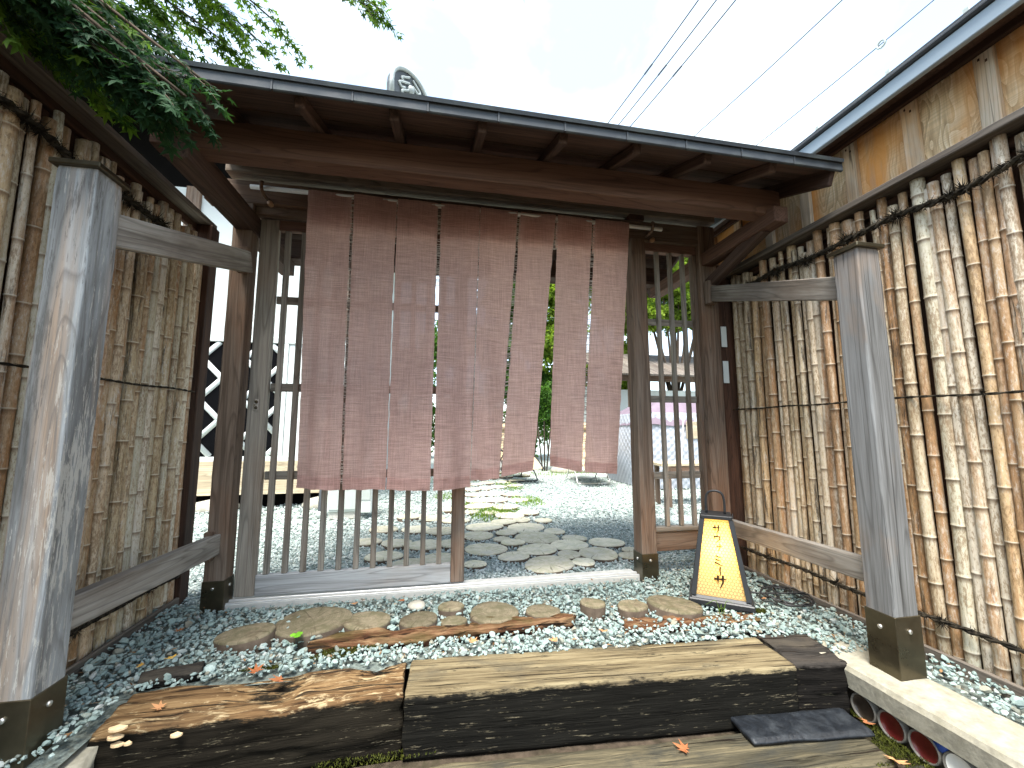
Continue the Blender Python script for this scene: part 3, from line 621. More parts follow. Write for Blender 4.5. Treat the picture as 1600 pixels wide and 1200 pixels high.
def cloth(i):
    tl, tr = onY(TOP[i] + GAP[i], TOPY[i], NY), onY(TOP[i + 1] - GAP[i + 1], TOPY[i + 1], NY)
    tl.z = tr.z = 2.512
    bl, br = onY(*BL[i], NY - 0.02), onY(*BR[i], NY - 0.02)
    nu, nv = 22, 80; V = []; F = []; ph = random.uniform(0, 6)
    for b in range(nv + 1):
        t = b / nv
        a_, c_ = tl.lerp(bl, t), tr.lerp(br, t)
        # keep the strips sewn together in their upper third, parting lower down
        for a in range(nu + 1):
            s = a / nu; p = a_.lerp(c_, s)
            X = p.x; Z = p.z
            amp = 0.004 + 0.020 * t * t
            d = amp * math.sin(X * 15 + 1.7 * math.sin(Z * 2 + i)) + 0.010 * t * math.sin(s * 6.3 + ph + Z * 2.2)
            d += 0.006 * mnoise.noise(Vector((X * 9, Z * 7, i * 3.1))) + 0.0025 * mnoise.noise(Vector((X * 40, Z * 30, i)))
            p.y = NY - 0.016 + d - 0.02 * t
            if t > 0.93: p.y += 0.008 * mnoise.noise(Vector((X * 22, Z * 22, 9))); p.z += 0.006 * mnoise.noise(Vector((X * 18, 0, i)))
            if a in (0, nu) and t > 0.02: p.x += 0.004 * mnoise.noise(Vector((i * 7 + a, Z * 16, 2)))
            V.append(p)
    for b in range(nv):
        for a in range(nu): q = b * (nu + 1) + a; F.append((q, q + 1, q + nu + 2, q + nu + 1))
    o = obj('strip', mesh('strip', V, F, True), 'linen', noren)
    # doubled hems: head turned back over the rod, narrow turned-up foot
    for nm, r0, r1, off in (('head_hem', 0, int(nv * 0.145), 0.034), ('foot_hem', nv - 3, nv, 0.003)):
        W = [V[b * (nu + 1) + a] + Vector((0, off if nm == 'head_hem' else -off, 0)) for b in range(r0, r1 + 1) for a in range(nu + 1)]
        G = []
        for b in range(r1 - r0):
            for a in range(nu): q = b * (nu + 1) + a; G.append((q, q + 1, q + nu + 2, q + nu + 1))
        obj(nm, mesh(nm, W, G, True), 'linen', o)
    return V, nu, nv
edges = [cloth(i) for i in range(8)]
for i in range(7):                                     # ladder stitching that bridges each slit
    VA, nu, nv = edges[i]; VB = edges[i + 1][0]; parts = []
    span = {1: 0.16, 3: 0.99, 5: 0.14, 2: 0.30}.get(i, 0.97); steps = int(230 * span)
    for q in range(steps):
        t = 0.012 + span * q / steps; b = t * nv; b0 = min(int(b), nv - 1); f = b - b0
        pa = VA[b0 * (nu + 1) + nu].lerp(VA[(b0 + 1) * (nu + 1) + nu], f); pb = VB[b0 * (nu + 1)].lerp(VB[(b0 + 1) * (nu + 1)], f)
        if (pb - pa).length > 0.05 or random.random() < 0.3: continue
        j = Vector((0, 0, random.uniform(-0.006, 0.006))); ex = (pb - pa) * 0.25
        parts.append(tube_geo([pa - ex, (pa + pb) / 2 + Vector((0, -0.002, 0)) + j * 0.5, pb + ex + j], random.uniform(0.0010, 0.0026), 4, False))
    obj('stitching', mesh('stitching', *merge(parts)), 'thread', noren)['kind'] = 'stuff'

# ================================================================== BAMBOO FENCES
def culm(rad, length, seed):
    rs = random.Random(seed); n = 12; prof = []; z = 0.0
    nodes = []; zz = rs.uniform(0.03, 0.2)
    while zz < length - 0.04: nodes.append(zz); zz += rs.uniform(0.19, 0.30) * (0.8 + rad * 8)
    prof.append((0.0, 1.0, 0, 0))
    for q in nodes:
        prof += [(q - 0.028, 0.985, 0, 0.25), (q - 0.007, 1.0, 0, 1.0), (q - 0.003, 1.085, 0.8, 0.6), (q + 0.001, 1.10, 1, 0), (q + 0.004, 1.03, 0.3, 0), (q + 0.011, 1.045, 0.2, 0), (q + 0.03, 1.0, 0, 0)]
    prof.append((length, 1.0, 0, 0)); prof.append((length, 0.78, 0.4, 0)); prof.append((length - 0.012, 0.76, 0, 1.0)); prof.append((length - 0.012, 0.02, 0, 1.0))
    prof = [p for i, p in enumerate(prof) if i == 0 or p[0] >= prof[i - 1][0] - 0.02]
    V, F, ring, und = [], [], [], []
    bx, by = rs.uniform(-0.012, 0.012), rs.uniform(-0.004, 0.004); tp = rs.uniform(0.84, 0.98); flip = rs.random() < 0.5
    for z, k, a, b in prof:
        t = z / length; r_ = rad * k * (1 + (tp - 1) * (t if not flip else 1 - t))
        ox = bx * math.sin(t * 3.1) + 0.002 * mnoise.noise(Vector((z * 4, seed, 0))); oy = by * math.sin(t * 3.1)
        for j in range(n):
            an = 2 * math.pi * j / n; V.append((ox + r_ * math.cos(an), oy + r_ * math.sin(an), z)); ring.append(a); und.append(b)
    for i in range(len(prof) - 1):
        for j in range(n): a, b = i * n + j, i * n + (j + 1) % n; F.append((a, b, b + n, a + n))
    me = mesh('bamboo_pole', V, F, True)
    at = me.attributes.new('ring', 'FLOAT', 'POINT'); at.data.foreach_set('value', ring)
    at = me.attributes.new('under', 'FLOAT', 'POINT'); at.data.foreach_set('value', und)
    return me
def rope(name, pts, rad, parent, fuzz=0.0, knots=(), nfz=0):
    """two twisted strands, with frayed fibres"""
    pts = [Vector(p) for p in pts]; L = sum((pts[i + 1] - pts[i]).length for i in range(len(pts) - 1)); path = arc(pts, 14); parts = []
    k = len(path)
    for s in (0, math.pi):
        q = []
        for i, p in enumerate(path):
            an = s + i * 0.9; q.append(p + Vector((math.cos(an), 0, math.sin(an))) * rad * 0.55)
        parts.append(tube_geo(q, rad * 0.62, 5))
    V, F = merge(parts)
    for i in range(nfz):
        p = random.choice(path); p = p + Vector((random.uniform(-1, 1), random.uniform(-1, 1), random.uniform(-1, 1))) * rad
        d = Vector((random.gauss(0, 1), random.gauss(0, 1), random.gauss(0, 1))).normalized() * fuzz * random.uniform(0.4, 1.2)
        e = d.cross(Vector((0.3, 0.5, 0.8))).normalized() * 0.0018; o = len(V); V += [p - e, p + e, p + d]; F.append((o, o + 1, o + 2))
    for c in knots:
        c = Vector(c)
        for i in range(60):
            d = Vector((random.gauss(0, 1), random.gauss(0, 1), random.gauss(0, 1))).normalized() * fuzz * random.uniform(0.7, 1.7)
            e = d.cross(Vector((0.3, 0.5, 0.8))).normalized() * 0.0024; o = len(V); b = c + d * 0.2; V += [b - e, b + e, b + d]; F.append((o, o + 1, o + 2))
    return obj(name, mesh(name, V, F), 'rope', parent)
def fence(X, side, Y0, Y1, ztop, capz, label, big_near):
    """side = +1 when the poles face -X (right fence), -1 when they face +X"""
    f = thing('bamboo_fence', (X, (Y0 + Y1) / 2, 0), label, 'fence'); ys = []
    y = Y0; i = 0
    while y < Y1:
        near = 1 - (y - Y0) / (Y1 - Y0)
        rad = random.choice((0.016, 0.019, 0.021, 0.023, 0.026)) * (1 + 0.10 * big_near * near)
        if i % 7 == 3: rad *= 0.7
        top = ztop + random.uniform(-0.07, 0.05); y += rad
        me = culm(rad, top + 0.03, i * 13 + (1 if side > 0 else 500))
        mw = Matrix.Translation((X + side * (0.012 * (i % 2) + random.uniform(0.0, 0.008)), y, -0.03)) @ Matrix.Rotation(random.uniform(-0.012, 0.012), 4, 'X') @ Matrix.Rotation(random.uniform(0, 6.28), 4, 'Z')
        obj('bamboo_pole', me, 'bamboo', f, mw); ys.append((y, rad)); y += rad + random.choice((-0.002, -0.001, 0.0, 0.001, 0.004)); i += 1
    xb = X + side * 0.075
    n = int((Y1 - Y0 + 0.12) / 0.2)
    for q in range(n):
        a = Y0 - 0.1 + q * 0.2; aabb('back_board', min(xb, xb + side * 0.012), max(xb, xb + side * 0.012), a, a + 0.197, -0.05, capz - 0.005, 'fence_brown', f)
    xs = sorted((X - side * (0.065 if side > 0 else 0.03), X + side * 0.10))
    aabb('cap_board', xs[0], xs[1], Y0 - 0.1, Y1 + 0.10, capz, capz + 0.035, 'cap_wood', f)
    xs = sorted((X + side * 0.045, X + side * 0.073)); aabb('cap_fillet', xs[0], xs[1], Y0 - 0.1, Y1 + 0.03, capz - 0.05, capz - 0.001, 'fence_brown', f)
    xs = sorted((X - side * 0.035, X - side * 0.055)); aabb('base_board', xs[0], xs[1], Y0 - 0.1, Y1, -0.04, 0.035, 'cap_wood', f)
    xs = sorted((X - side * 0.045, X + side * 0.065)); aabb('end_post', xs[0], xs[1], Y1 + 0.012, Y1 + 0.105, -0.03, capz - 0.002, 'fence_brown', f)
    xr = X - side * 0.036
    tz = lambda yy: ztop - 0.12 + 0.012 * math.sin(yy * 9)
    yy = [Y0 + (Y1 - Y0) * q / 9 for q in range(10)]
    rope('top_rope', [(xr, a, tz(a) + random.uniform(-0.01, 0.01)) for a in yy], 0.015, f, 0.034, [(xr, a + random.uniform(-0.03, 0.03), tz(a)) for a in yy for _ in (0, 1)], 1800)
    mz = 1.155 if side > 0 else 1.235
    rope('middle_rope', [(xr + side * 0.004, a, mz + random.uniform(-0.006, 0.006)) for a in yy], 0.0055, f, 0.012, [(xr, yy[3], mz)] if side > 0 else [], 120)
    rope('bottom_rope', [(xr, a, 0.16 + random.uniform(-0.01, 0.01)) for a in yy], 0.011, f, 0.03, [(xr, a, 0.16) for a in yy[::2]], 900)
    return f
fence(2.25, 1, 0.55, 2.69, 2.165, 2.20, 'bamboo pole fence running along the right beside the wooden house', 0.8)
fence(-1.50, -1, 0.75, 2.80, 2.215, 2.335, 'bamboo pole fence along the left behind the peeling post', 0.8)

# ================================================================== STEPS AND KERBS
def rough_timber(name, p0, p1, wd, ht, mat, label, cat='timber', amp=0.008, seed=1, res=0.022, erode=0.0, taper=None, ridge=0.0):
    """hewn timber whose top centre line runs p0 -> p1; local X along it, local Z = 0 at the top"""
    p0, p1 = Vector(p0), Vector(p1); mw, L = frame(p0, p1); nx = max(4, int(L / res)); prof = []
    ny, nzz = max(3, int(wd / res)), max(3, int(ht / res))
    for i in range(ny + 1): prof.append((-wd / 2 + wd * i / ny, 0.0))
    for i in range(1, nzz + 1): prof.append((wd / 2, -ht * i / nzz))
    for i in range(1, ny + 1): prof.append((wd / 2 - wd * i / ny, -ht))
    for i in range(1, nzz): prof.append((-wd / 2, -ht + ht * i / nzz))
    k = len(prof); V, F = [], []
    for i in range(nx + 1):
        x = L * i / nx
        for y, z in prof:
            q = Vector((x * 3, y * 16, z * 16 + seed * 9.7)); n1 = mnoise.noise(q); n2 = mnoise.noise(Vector((x * 9, y * 40, z * 40 + seed)))
            big = mnoise.noise(Vector((x * 4.5, y * 6, seed * 3.3)))
            edge = min(wd / 2 - abs(y), -z if z < -ht / 2 else -z); rnd_ = 0.006 if (abs(abs(y) - wd / 2) < 1e-6 and (z == 0 or z == -ht)) else 0
            dx = amp * 1.6 * mnoise.noise(Vector((y * 20, z * 20, seed + 5))) if i in (0, nx) else 0
            yy = y + amp * (0.7 * n1 + 0.5 * n2) * (1 if abs(abs(y) - wd / 2) < 1e-6 else 0.2) - math.copysign(rnd_, y)
            zz = z + (amp * (0.7 * n1 + 0.6 * n2) if z > -ht + 1e-6 else 0) - (rnd_ if z == 0 else 0)
            if erode and z > -ht * 0.6: zz -= erode * max(0, big + 0.15); yy *= 1 - erode * 1.2 * max(0, mnoise.noise(Vector((x * 7, 3, seed))) )
            if taper: yy *= taper(i / nx)
            if ridge and z > -ht + 1e-6: zz += ridge * (mnoise.noise(Vector((x * 2.5, y * 70, seed))) + 0.6 * mnoise.noise(Vector((x * 11, y * 120, seed + 2)))); yy += ridge * 0.6 * mnoise.noise(Vector((x * 8, z * 50, seed)))
            V.append((x + dx, yy, zz))
    for i in range(nx):
        for j in range(k): a, b = i * k + j, i * k + (j + 1) % k; F.append((a, b, b + k, a + k))
    F += [tuple(range(k)), tuple(range(nx * k, nx * k + k))]
    me = fixn(mesh(name, V, F)); me.shade_smooth()
    o = obj(name, me, mat, None, mw); tag(o, label, cat); return o
rough_timber('railway_sleeper', (-0.085, 1.83, 0.0), (1.545, 1.72, 0.0), 0.258, 0.23, 'sleeper', 'long pale topped sleeper with black face forming the upper step', 'sleeper', 0.005, 1, 0.012, 0.0, None, 0.0022)
rough_timber('railway_sleeper', (-1.12, 1.83, -0.012), (-0.105, 1.842, -0.004), 0.235, 0.22, 'sleeper_rot', 'crumbling brown sleeper left of the long pale one', 'sleeper', 0.012, 2, 0.011, 0.035, None, 0.007)
rough_timber('charred_stub', (1.56, 1.735, 0.006), (1.80, 1.70, 0.004), 0.25, 0.22, 'char', 'black charred sleeper stub at the right end of the upper step', 'timber', 0.010, 3, 0.012, 0.015)
rough_timber('charred_chunk', (-1.145, 2.00, 0.022), (-0.94, 2.035, 0.026), 0.075, 0.05, 'char', 'small black charred wood chunk on the gravel at left', 'timber', 0.008, 4, 0.01)
rough_timber('rotten_log', (-0.56, 2.135, 0.028), (0.74, 2.165, 0.030), 0.10, 0.06, 'rotlog', 'split reddish brown rotten log lying behind the upper step', 'log', 0.016, 5, 0.009, 0.03, lambda t: 0.45 + 0.65 * math.sin(math.pi * min(1, t * 0.95 + 0.05)), 0.022)
rough_timber('rotten_log', (0.98, 2.07, 0.012), (1.72, 2.03, 0.010), 0.10, 0.05, 'rotlog', 'low dark rotten log end near the lantern', 'log', 0.016, 6, 0.009, 0.03, None, 0.02)
rough_timber('lower_sleeper', (-0.30, 1.535, -0.195), (1.68, 1.436, -0.195), 0.215, 0.16, 'sleeper_low', 'dark worn sleeper forming the lower step', 'sleeper', 0.007, 7, 0.014)
rough_timber('lower_sleeper', (0.10, 1.30, -0.20), (1.75, 1.20, -0.20), 0.235, 0.16, 'sleeper_low', 'second worn sleeper of the lower step at the photo bottom', 'sleeper', 0.009, 8, 0.014, 0.01)
sb = rough_timber('slate_slab', (1.22, 1.55, -0.172), (1.72, 1.505, -0.172), 0.15, 0.02, 'slate', 'rough blue black slate slab lying on the lower step', 'slab', 0.004, 9, 0.012)

curb = thing('concrete_kerb', (1.88, 1.1, -0.12), 'pale concrete kerb under the right front post, set with round dishes', 'kerb')
def kerb_mesh():
    V, F = [], []; n = 34; Y0, Y1 = 0.35, 1.66
    prof = [(1.775, -0.10), (1.770, -0.03), (1.780, -0.012), (1.795, -0.004), (1.85, -0.002), (1.95, -0.002), (2.00, -0.006), (2.012, -0.02), (2.012, -0.10)]
    for i in range(n + 1):
        y = Y0 + (Y1 - Y0) * i / n
        for x, z in prof: V.append((x + 0.004 * mnoise.noise(Vector((x * 9, y * 7, z * 9))), y, z + (0.003 * mnoise.noise(Vector((x * 12, y * 9, 2))) if z > -0.09 else 0)))
    k = len(prof)
    for i in range(n):
        for j in range(k): a, b = i * k + j, i * k + (j + 1) % k; F.append((a, b, b + k, a + k))
    F += [tuple(range(k)), tuple(range(n * k, n * k + k))]
    return fixn(mesh('coping', V, F))
obj('coping', kerb_mesh(), 'concrete', curb)
aabb('kerb_wall', 1.815, 2.005, 0.35, 1.655, -0.30, -0.101, 'soil', curb)
def lathe(c, d, prof, n=26):
    d = Vector(d); u = Vector((0, 0, 1)); u = (u - d * u.dot(d)).normalized(); v = d.cross(u); V = []; F = []
    for o_, r_ in prof:
        for j in range(n): a = 2 * math.pi * j / n; V.append(Vector(c) + d * o_ + (u * math.cos(a) + v * math.sin(a)) * r_)
    for i in range(len(prof) - 1):
        for j in range(n): a, b = i * n + j, i * n + (j + 1) % n; F.append((a, b, b + n, a + n))
    return V, F
DC = ['dish_black', 'dish_red', 'dish_red', 'dish_white', 'dish_red', 'dish_black', 'dish_white', 'dish_red']
for i in range(8):
    y = 1.535 - i * 0.108; c = Vector((1.815, y, -0.158)); d = Vector((-1, 0, 0)); r_ = 0.052
    V, F = lathe(c, d, [(0, r_), (0.022, r_), (0.026, r_ - 0.003), (0.024, r_ - 0.006), (0.018, r_ - 0.007)])
    ds = obj('dish', mesh('dish', V, F, True), 'dish_rim', curb)
    V, F = lathe(c, d, [(0.0185, r_ - 0.0065), (0.012, r_ - 0.012), (0.009, r_ - 0.025), (0.008, 0.0005)])
    obj('dish_bowl', mesh('dish_bowl', V, F, True), DC[i], ds)
    if i in (2, 5):
        c2 = Vector((1.805, y - 0.052, -0.118)); V, F = tube_geo([c2, c2 + d * 0.012, c2 + d * 0.013], [0.022, 0.02, 0.001], 16, False)
        obj('dish_shard', mesh('dish_shard', V, F, True), 'dish_blue', curb)
kl = rough_timber('concrete_block', (-1.33, 1.655, -0.045), (-1.09, 1.70, -0.05), 0.17, 0.16, 'concrete', 'grey concrete block at the foot of the left front post', 'kerb', 0.008, 12, 0.016)
sk = grid_ground('kerb_patch', 1.74, 2.0, 1.66, 1.80, lambda x, y: -0.004 + 0.004 * mnoise.noise(Vector((x * 12, y * 12, 0))), 10, 6, 'concrete'); sk.name = 'concrete_patch'

# ================================================================== LOG SLICES
def slice_mesh(seed, th, n=34):
    rs = random.Random(seed); V = []; F = []; a1, a2 = rs.uniform(0, 6), rs.uniform(0, 6)
    out = [1 + 0.05 * math.sin(2 * t + a1) + 0.03 * math.sin(3 * t + a2) + 0.018 * mnoise.noise(Vector((math.cos(t) * 3, math.sin(t) * 3, seed * 5))) for t in (2 * math.pi * i / n for i in range(n))]
    for r_, z in ((1.0, -0.045), (1.012, th - 0.010), (0.985, th - 0.002), (0.95, th), (0.6, th + 0.001), (0.25, th - 0.001)):
        for i in range(n):
            t = 2 * math.pi * i / n; k = r_ * (out[i] if r_ > 0.5 else 1 + (out[i] - 1) * r_)
            if z > th * 0.5 or True: V.append((math.cos(t) * k, math.sin(t) * k, z + 0.0025 * mnoise.noise(Vector((math.cos(t) * r_ * 4, math.sin(t) * r_ * 4, seed)))))
    V.append((0, 0, th))
    for q in range(5):
        for i in range(n): a, b = q * n + i, q * n + (i + 1) % n; F.append((a, b, b + n, a + n))
    c = len(V) - 1
    for i in range(n): F.append((5 * n + i, 5 * n + (i + 1) % n, c))
    return V, F
def log_slice(c, r_, mat, seed, th, label, group, tilt=(0, 0), squash=1.0):
    V, F = slice_mesh(seed, th); V = [(x * r_, y * r_ * squash, z) for x, y, z in V]
    me = fixn(mesh('log_slice', V, F)); me.shade_smooth(); me.materials.append(M[mat]); me.materials.append(M['bark'])
    for p in me.polygons: p.material_index = 1 if p.index < 34 else 0
    o = obj('log_slice', me, mat, None, Matrix.Translation(c) @ Matrix.Rotation(tilt[0], 4, 'X') @ Matrix.Rotation(tilt[1], 4, 'Y'))
    tag(o, label, 'log slice', group); return o
FG = 'log slices set in the forecourt gravel'
front = [(385, 988, 100, 'long tilted log slice farthest left in the front row', 0.0), (490, 968, 114, 'large log slice with radial cracks second from left in the front row', 0.0),
         (573, 968, 78, 'medium log slice third from left in the front row', 0), (655, 966, 60, 'dark log slice fourth from left in the front row', 0),
         (705, 946, 41, 'small yellowish log slice set behind another small one in the front row', 0), (709, 969, 42, 'small mossy log slice in front of another small one', 0),
         (772, 955, 83, 'large round log slice at the middle of the front row', 0), (848, 953, 55, 'dark cracked log slice right of the large middle one', 0),
         (926, 947, 41, 'small thick brown log slice fourth from the lantern in the front row', 0.02), (988, 948, 50, 'greyish log slice third from the lantern in the front row', 0.01),
         (1053, 943, 84, 'large tilted log slice beside the lantern base', 0.0)]
for i, (px, py, wpx, lb, extra) in enumerate(front):
    c = onZ(px, py, 0.035); dep = (c - _C).dot(_fw); r_ = wpx / 2 * dep / FPX * (0.95 if i else 0.84)
    tl = (random.uniform(-0.04, 0.02), random.uniform(-0.04, 0.04))
    if i == 0: tl = (0.02, -0.10)
    if i == 10: tl = (-0.02, 0.08)
    log_slice(Vector((c.x, c.y, 0.0)), r_, 'slice', 40 + i, 0.036 + extra, lb, FG, tl, 0.9 if i else 0.72)
PG = 'log slices paving the courtyard path'
path = [(742, 880, 33), (759, 856, 63), (803, 868, 45), (858, 879, 75), (912, 877, 35), (889, 865, 36), (935, 864, 57), (889, 850, 54), (840, 857, 57), (801, 847, 34),
        (784, 841, 27), (747, 836, 46), (839, 839, 62), (792, 831, 32), (757, 822, 53), (821, 823, 57), (866, 829, 33), (787, 815, 36), (815, 812, 26), (849, 812, 27), (796, 805, 42),
        (825, 799, 32), (767, 800, 26), (736, 799, 24), (749, 790, 44), (790, 791, 40), (744, 781, 30), (774, 780, 38), (810, 780, 30), (742, 772, 30), (767, 770, 36), (801, 772, 28),
        (947, 846, 50), (897, 839, 36), (985, 867, 34), (985, 858, 26),
        (690, 872, 58), (640, 880, 60), (600, 868, 52), (664, 850, 50), (706, 848, 40), (620, 848, 44), (690, 828, 46), (650, 826, 42), (712, 812, 40), (676, 808, 40), (704, 795, 34), (575, 845, 40), (600, 826, 40), (640, 806, 36)]
for i in range(14):
    y = 764 - i * 2.0; path.append((735 + 22 * (i % 4) + 6 * (i // 4) + random.uniform(-4, 4), y, 26 - i * 0.5))
path_objs = []
for i, (px, py, wpx) in enumerate(path):
    c = onZ(px, py, 0.012); dep = (c - _C).dot(_fw); r_ = min(wpx / 2 * dep / FPX * 1.06, 0.28)
    lb = None
    po = log_slice(Vector((c.x, c.y, -0.014)), r_, 'slice_pale', 100 + i, random.uniform(0.022, 0.032), lb, PG, (random.uniform(-0.02, 0.02), random.uniform(-0.02, 0.02)), random.uniform(0.9, 1.0)); path_objs.append(po)
ORD = ['', 'first', 'second', 'third', 'fourth', 'fifth', 'sixth', 'seventh', 'eighth', 'ninth', 'tenth', 'eleventh', 'twelfth', 'thirteenth', 'fourteenth', 'fifteenth', 'sixteenth']
path_objs.sort(key=lambda o: o.matrix_basis.translation.y); rows = []
for o in path_objs:
    y = o.matrix_basis.translation.y
    if rows and y - rows[-1][0] < 0.22 + 0.06 * (y - 2.8): rows[-1][1].append(o)
    else: rows.append((y, [o]))
for ri, (_, ro) in enumerate(rows):
    ro.sort(key=lambda o: o.matrix_basis.translation.x)
    for ci, o in enumerate(ro): o['label'] = f'pale log slice, {ORD[ci + 1]} from left in the {ORD[ri + 1]} path row beyond the threshold'
for px, py, s_, lb in ((652, 946, 0.05, 'small brown stone lying behind a dark log slice'),):
    c = onZ(px, py, 0.01); V0, F0 = ico(2); V = [Vector(v) * s_ * (1 + 0.25 * mnoise.noise(Vector(v) * 1.5)) for v in V0]
    o = obj('stone', mesh('stone', [(v.x * 1.1, v.y, v.z * 0.45) for v in V], [tuple(f) for f in F0], True), 'stone', None, Matrix.Translation(c)); tag(o, lb, 'stone')

# ================================================================== LANTERN
lc = Vector((1.70, 2.27, 0.0)); LZ = math.atan2(-0.16, 0.20)
lantern = thing('paper_lantern', lc, 'black framed tapering lantern with lit yellow panel and handwritten characters', 'lantern')
LM = Matrix.Translation(lc) @ Matrix.Rotation(R(-36), 4, 'Z')
def lobj(name, V, F, mat, parent=None, smooth=False): return obj(name, fixn(mesh(name, V, F, smooth)), mat, parent or lantern, LM)
def taper_box(b, t, z0, z1):
    V = [(sx * b, sy * b, z0) for sx, sy in ((-1, -1), (1, -1), (1, 1), (-1, 1))] + [(sx * t, sy * t, z1) for sx, sy in ((-1, -1), (1, -1), (1, 1), (-1, 1))]
    return V, [(0, 1, 2, 3), (4, 5, 6, 7), (0, 1, 5, 4), (1, 2, 6, 5), (2, 3, 7, 6), (3, 0, 4, 7)]
HB, HT, ZB, ZT = 0.140, 0.076, 0.055, 0.475
lobj('base', *bevbox(-0.168, 0.168, -0.168, 0.168, 0.008, 0.042, 0.006), 'black_paint')
lobj('base_plinth', *taper_box(0.152, 0.142, 0.0421, ZB), 'black_paint')
lobj('top', *bevbox(-HT - 0.008, HT + 0.008, -HT - 0.008, HT + 0.008, ZT, ZT + 0.022, 0.003), 'black_paint')
for sx in (-1, 1):
    for sy in (-1, 1):
        a, b = Vector((sx * HB, sy * HB, ZB)), Vector((sx * HT, sy * HT, ZT)); V = []; s_ = 0.013
        for p in (a, b): V += [p + Vector((ux * s_, uy * s_, 0)) for ux, uy in ((-1, -1), (1, -1), (1, 1), (-1, 1))]
        lobj('frame_bar', V, [(0, 1, 2, 3), (4, 5, 6, 7), (0, 1, 5, 4), (1, 2, 6, 5), (2, 3, 7, 6), (3, 0, 4, 7)], 'black_paint')
lobj('handle', *tube_geo(arc([(-0.05, 0, ZT + 0.02), (-0.05, 0, ZT + 0.105), (-0.036, 0, ZT + 0.145), (0, 0, ZT + 0.158), (0.036, 0, ZT + 0.145), (0.05, 0, ZT + 0.105), (0.05, 0, ZT + 0.02)], 5), 0.007, 8), 'black_paint', smooth=True)
def paper():
    m = Mat('lit lantern paper', 0.9, 0.1); m.color((0.78, 0.64, 0.34))
    t = m.n('ShaderNodeBsdfTranslucent', Color=(0.95, 0.78, 0.36)); ms = m.n('ShaderNodeMixShader', i0=0.6, i1=m.b.outputs[0], i2=t)
    m.nt.links.new(ms, m.out.inputs[0]); return m.m
M['paper'] = paper(); M['mesh_wire'] = plain('brown honeycomb wire', (0.22, 0.13, 0.06), 0.5, 0.3); M['ink'] = plain('black ink', (0.01, 0.009, 0.008), 0.8, 0.1)
def face_pt(side, u, h, off=0.0):
    """u in -1..1 across, h in 0..1 up a lantern face; side 0 = front (-Y local)"""
    half = HB + (HT - HB) * h; z = ZB + (ZT - ZB) * h; p = Vector((u * half, -(half + 0.001 + off), z))
    return Matrix.Rotation(side * math.pi / 2, 3, 'Z') @ p
def clipseg(p, q):
    return abs(p[0]) < 0.94 and abs(q[0]) < 0.94 and 0.01 < p[1] < 0.99 and 0.01 < q[1] < 0.99
for side in range(4):
    us, hs = 9, 16; V = [face_pt(side, 0.96 * (2 * i / us - 1), j / hs, -0.006) for j in range(hs + 1) for i in range(us + 1)]
    F = [(j * (us + 1) + i, j * (us + 1) + i + 1, (j + 1) * (us + 1) + i + 1, (j + 1) * (us + 1) + i) for j in range(hs) for i in range(us)]
    lobj('paper_panel', V, F, 'paper')
    # honeycomb wire over the paper
    V, F = [], []; hx = 0.0185; hh = ZT - ZB; wv = 0.0020
    rows = int(hh / (hx * 0.866)) + 1
    for r_ in range(rows):
        for c_ in range(-12, 13):
            cx = (c_ + 0.5 * (r_ % 2)) * hx; cz = r_ * hx * 0.866
            ring = [(cx + hx * 0.577 * math.sin(a * math.pi / 3), cz + hx * 0.577 * math.cos(a * math.pi / 3)) for a in range(4)]
            for a in range(3):
                (x0, z0), (x1, z1) = ring[a], ring[a + 1]; h0, h1 = z0 / hh, z1 / hh
                u0 = x0 / (HB + (HT - HB) * h0); u1 = x1 / (HB + (HT - HB) * h1)
                if not clipseg((u0, h0), (u1, h1)): continue
                d = Vector((x1 - x0, z1 - z0)).normalized(); nx_, nz_ = -d.y * wv * 0.5, d.x * wv * 0.5; o = len(V)
                for (xx, zz) in ((x0 - nx_, z0 - nz_), (x0 + nx_, z0 + nz_), (x1 + nx_, z1 + nz_), (x1 - nx_, z1 - nz_)):
                    h = zz / hh; V.append(face_pt(side, xx / (HB + (HT - HB) * h), h, -0.002))
                F.append((o, o + 1, o + 2, o + 3))
    obj('honeycomb_screen', mesh('honeycomb_screen', V, F), 'mesh_wire', lantern, LM)['kind'] = 'stuff'
GL = {'sa': [[(0.05, .68), (.95, .72)], [(.32, .95), (.30, .38)], [(.70, .98), (.68, .45), (.46, .02)]],
      'u': [[(.50, 1.0), (.50, .80)], [(.14, .78), (.14, .50)], [(.14, .78), (.86, .80), (.78, .42), (.32, .0)]],
      'na': [[(.05, .64), (.95, .67)], [(.56, 1.0), (.53, .5), (.24, .0)]],
      'mi': [[(.25, .95), (.75, .80)], [(.22, .60), (.72, .45)], [(.15, .28), (.85, .02)]],
      'bar': [[(.52, .98), (.50, .5), (.50, .02)]]}
chars = [('sa', 0.87, 0.034, 0.0), ('u', 0.745, 0.032, 0.0), ('na', 0.635, 0.028, 0.01), ('mi', 0.465, 0.04, 0.0), ('bar', 0.33, 0.036, 0.005), ('sa', 0.20, 0.050, 0.004)]
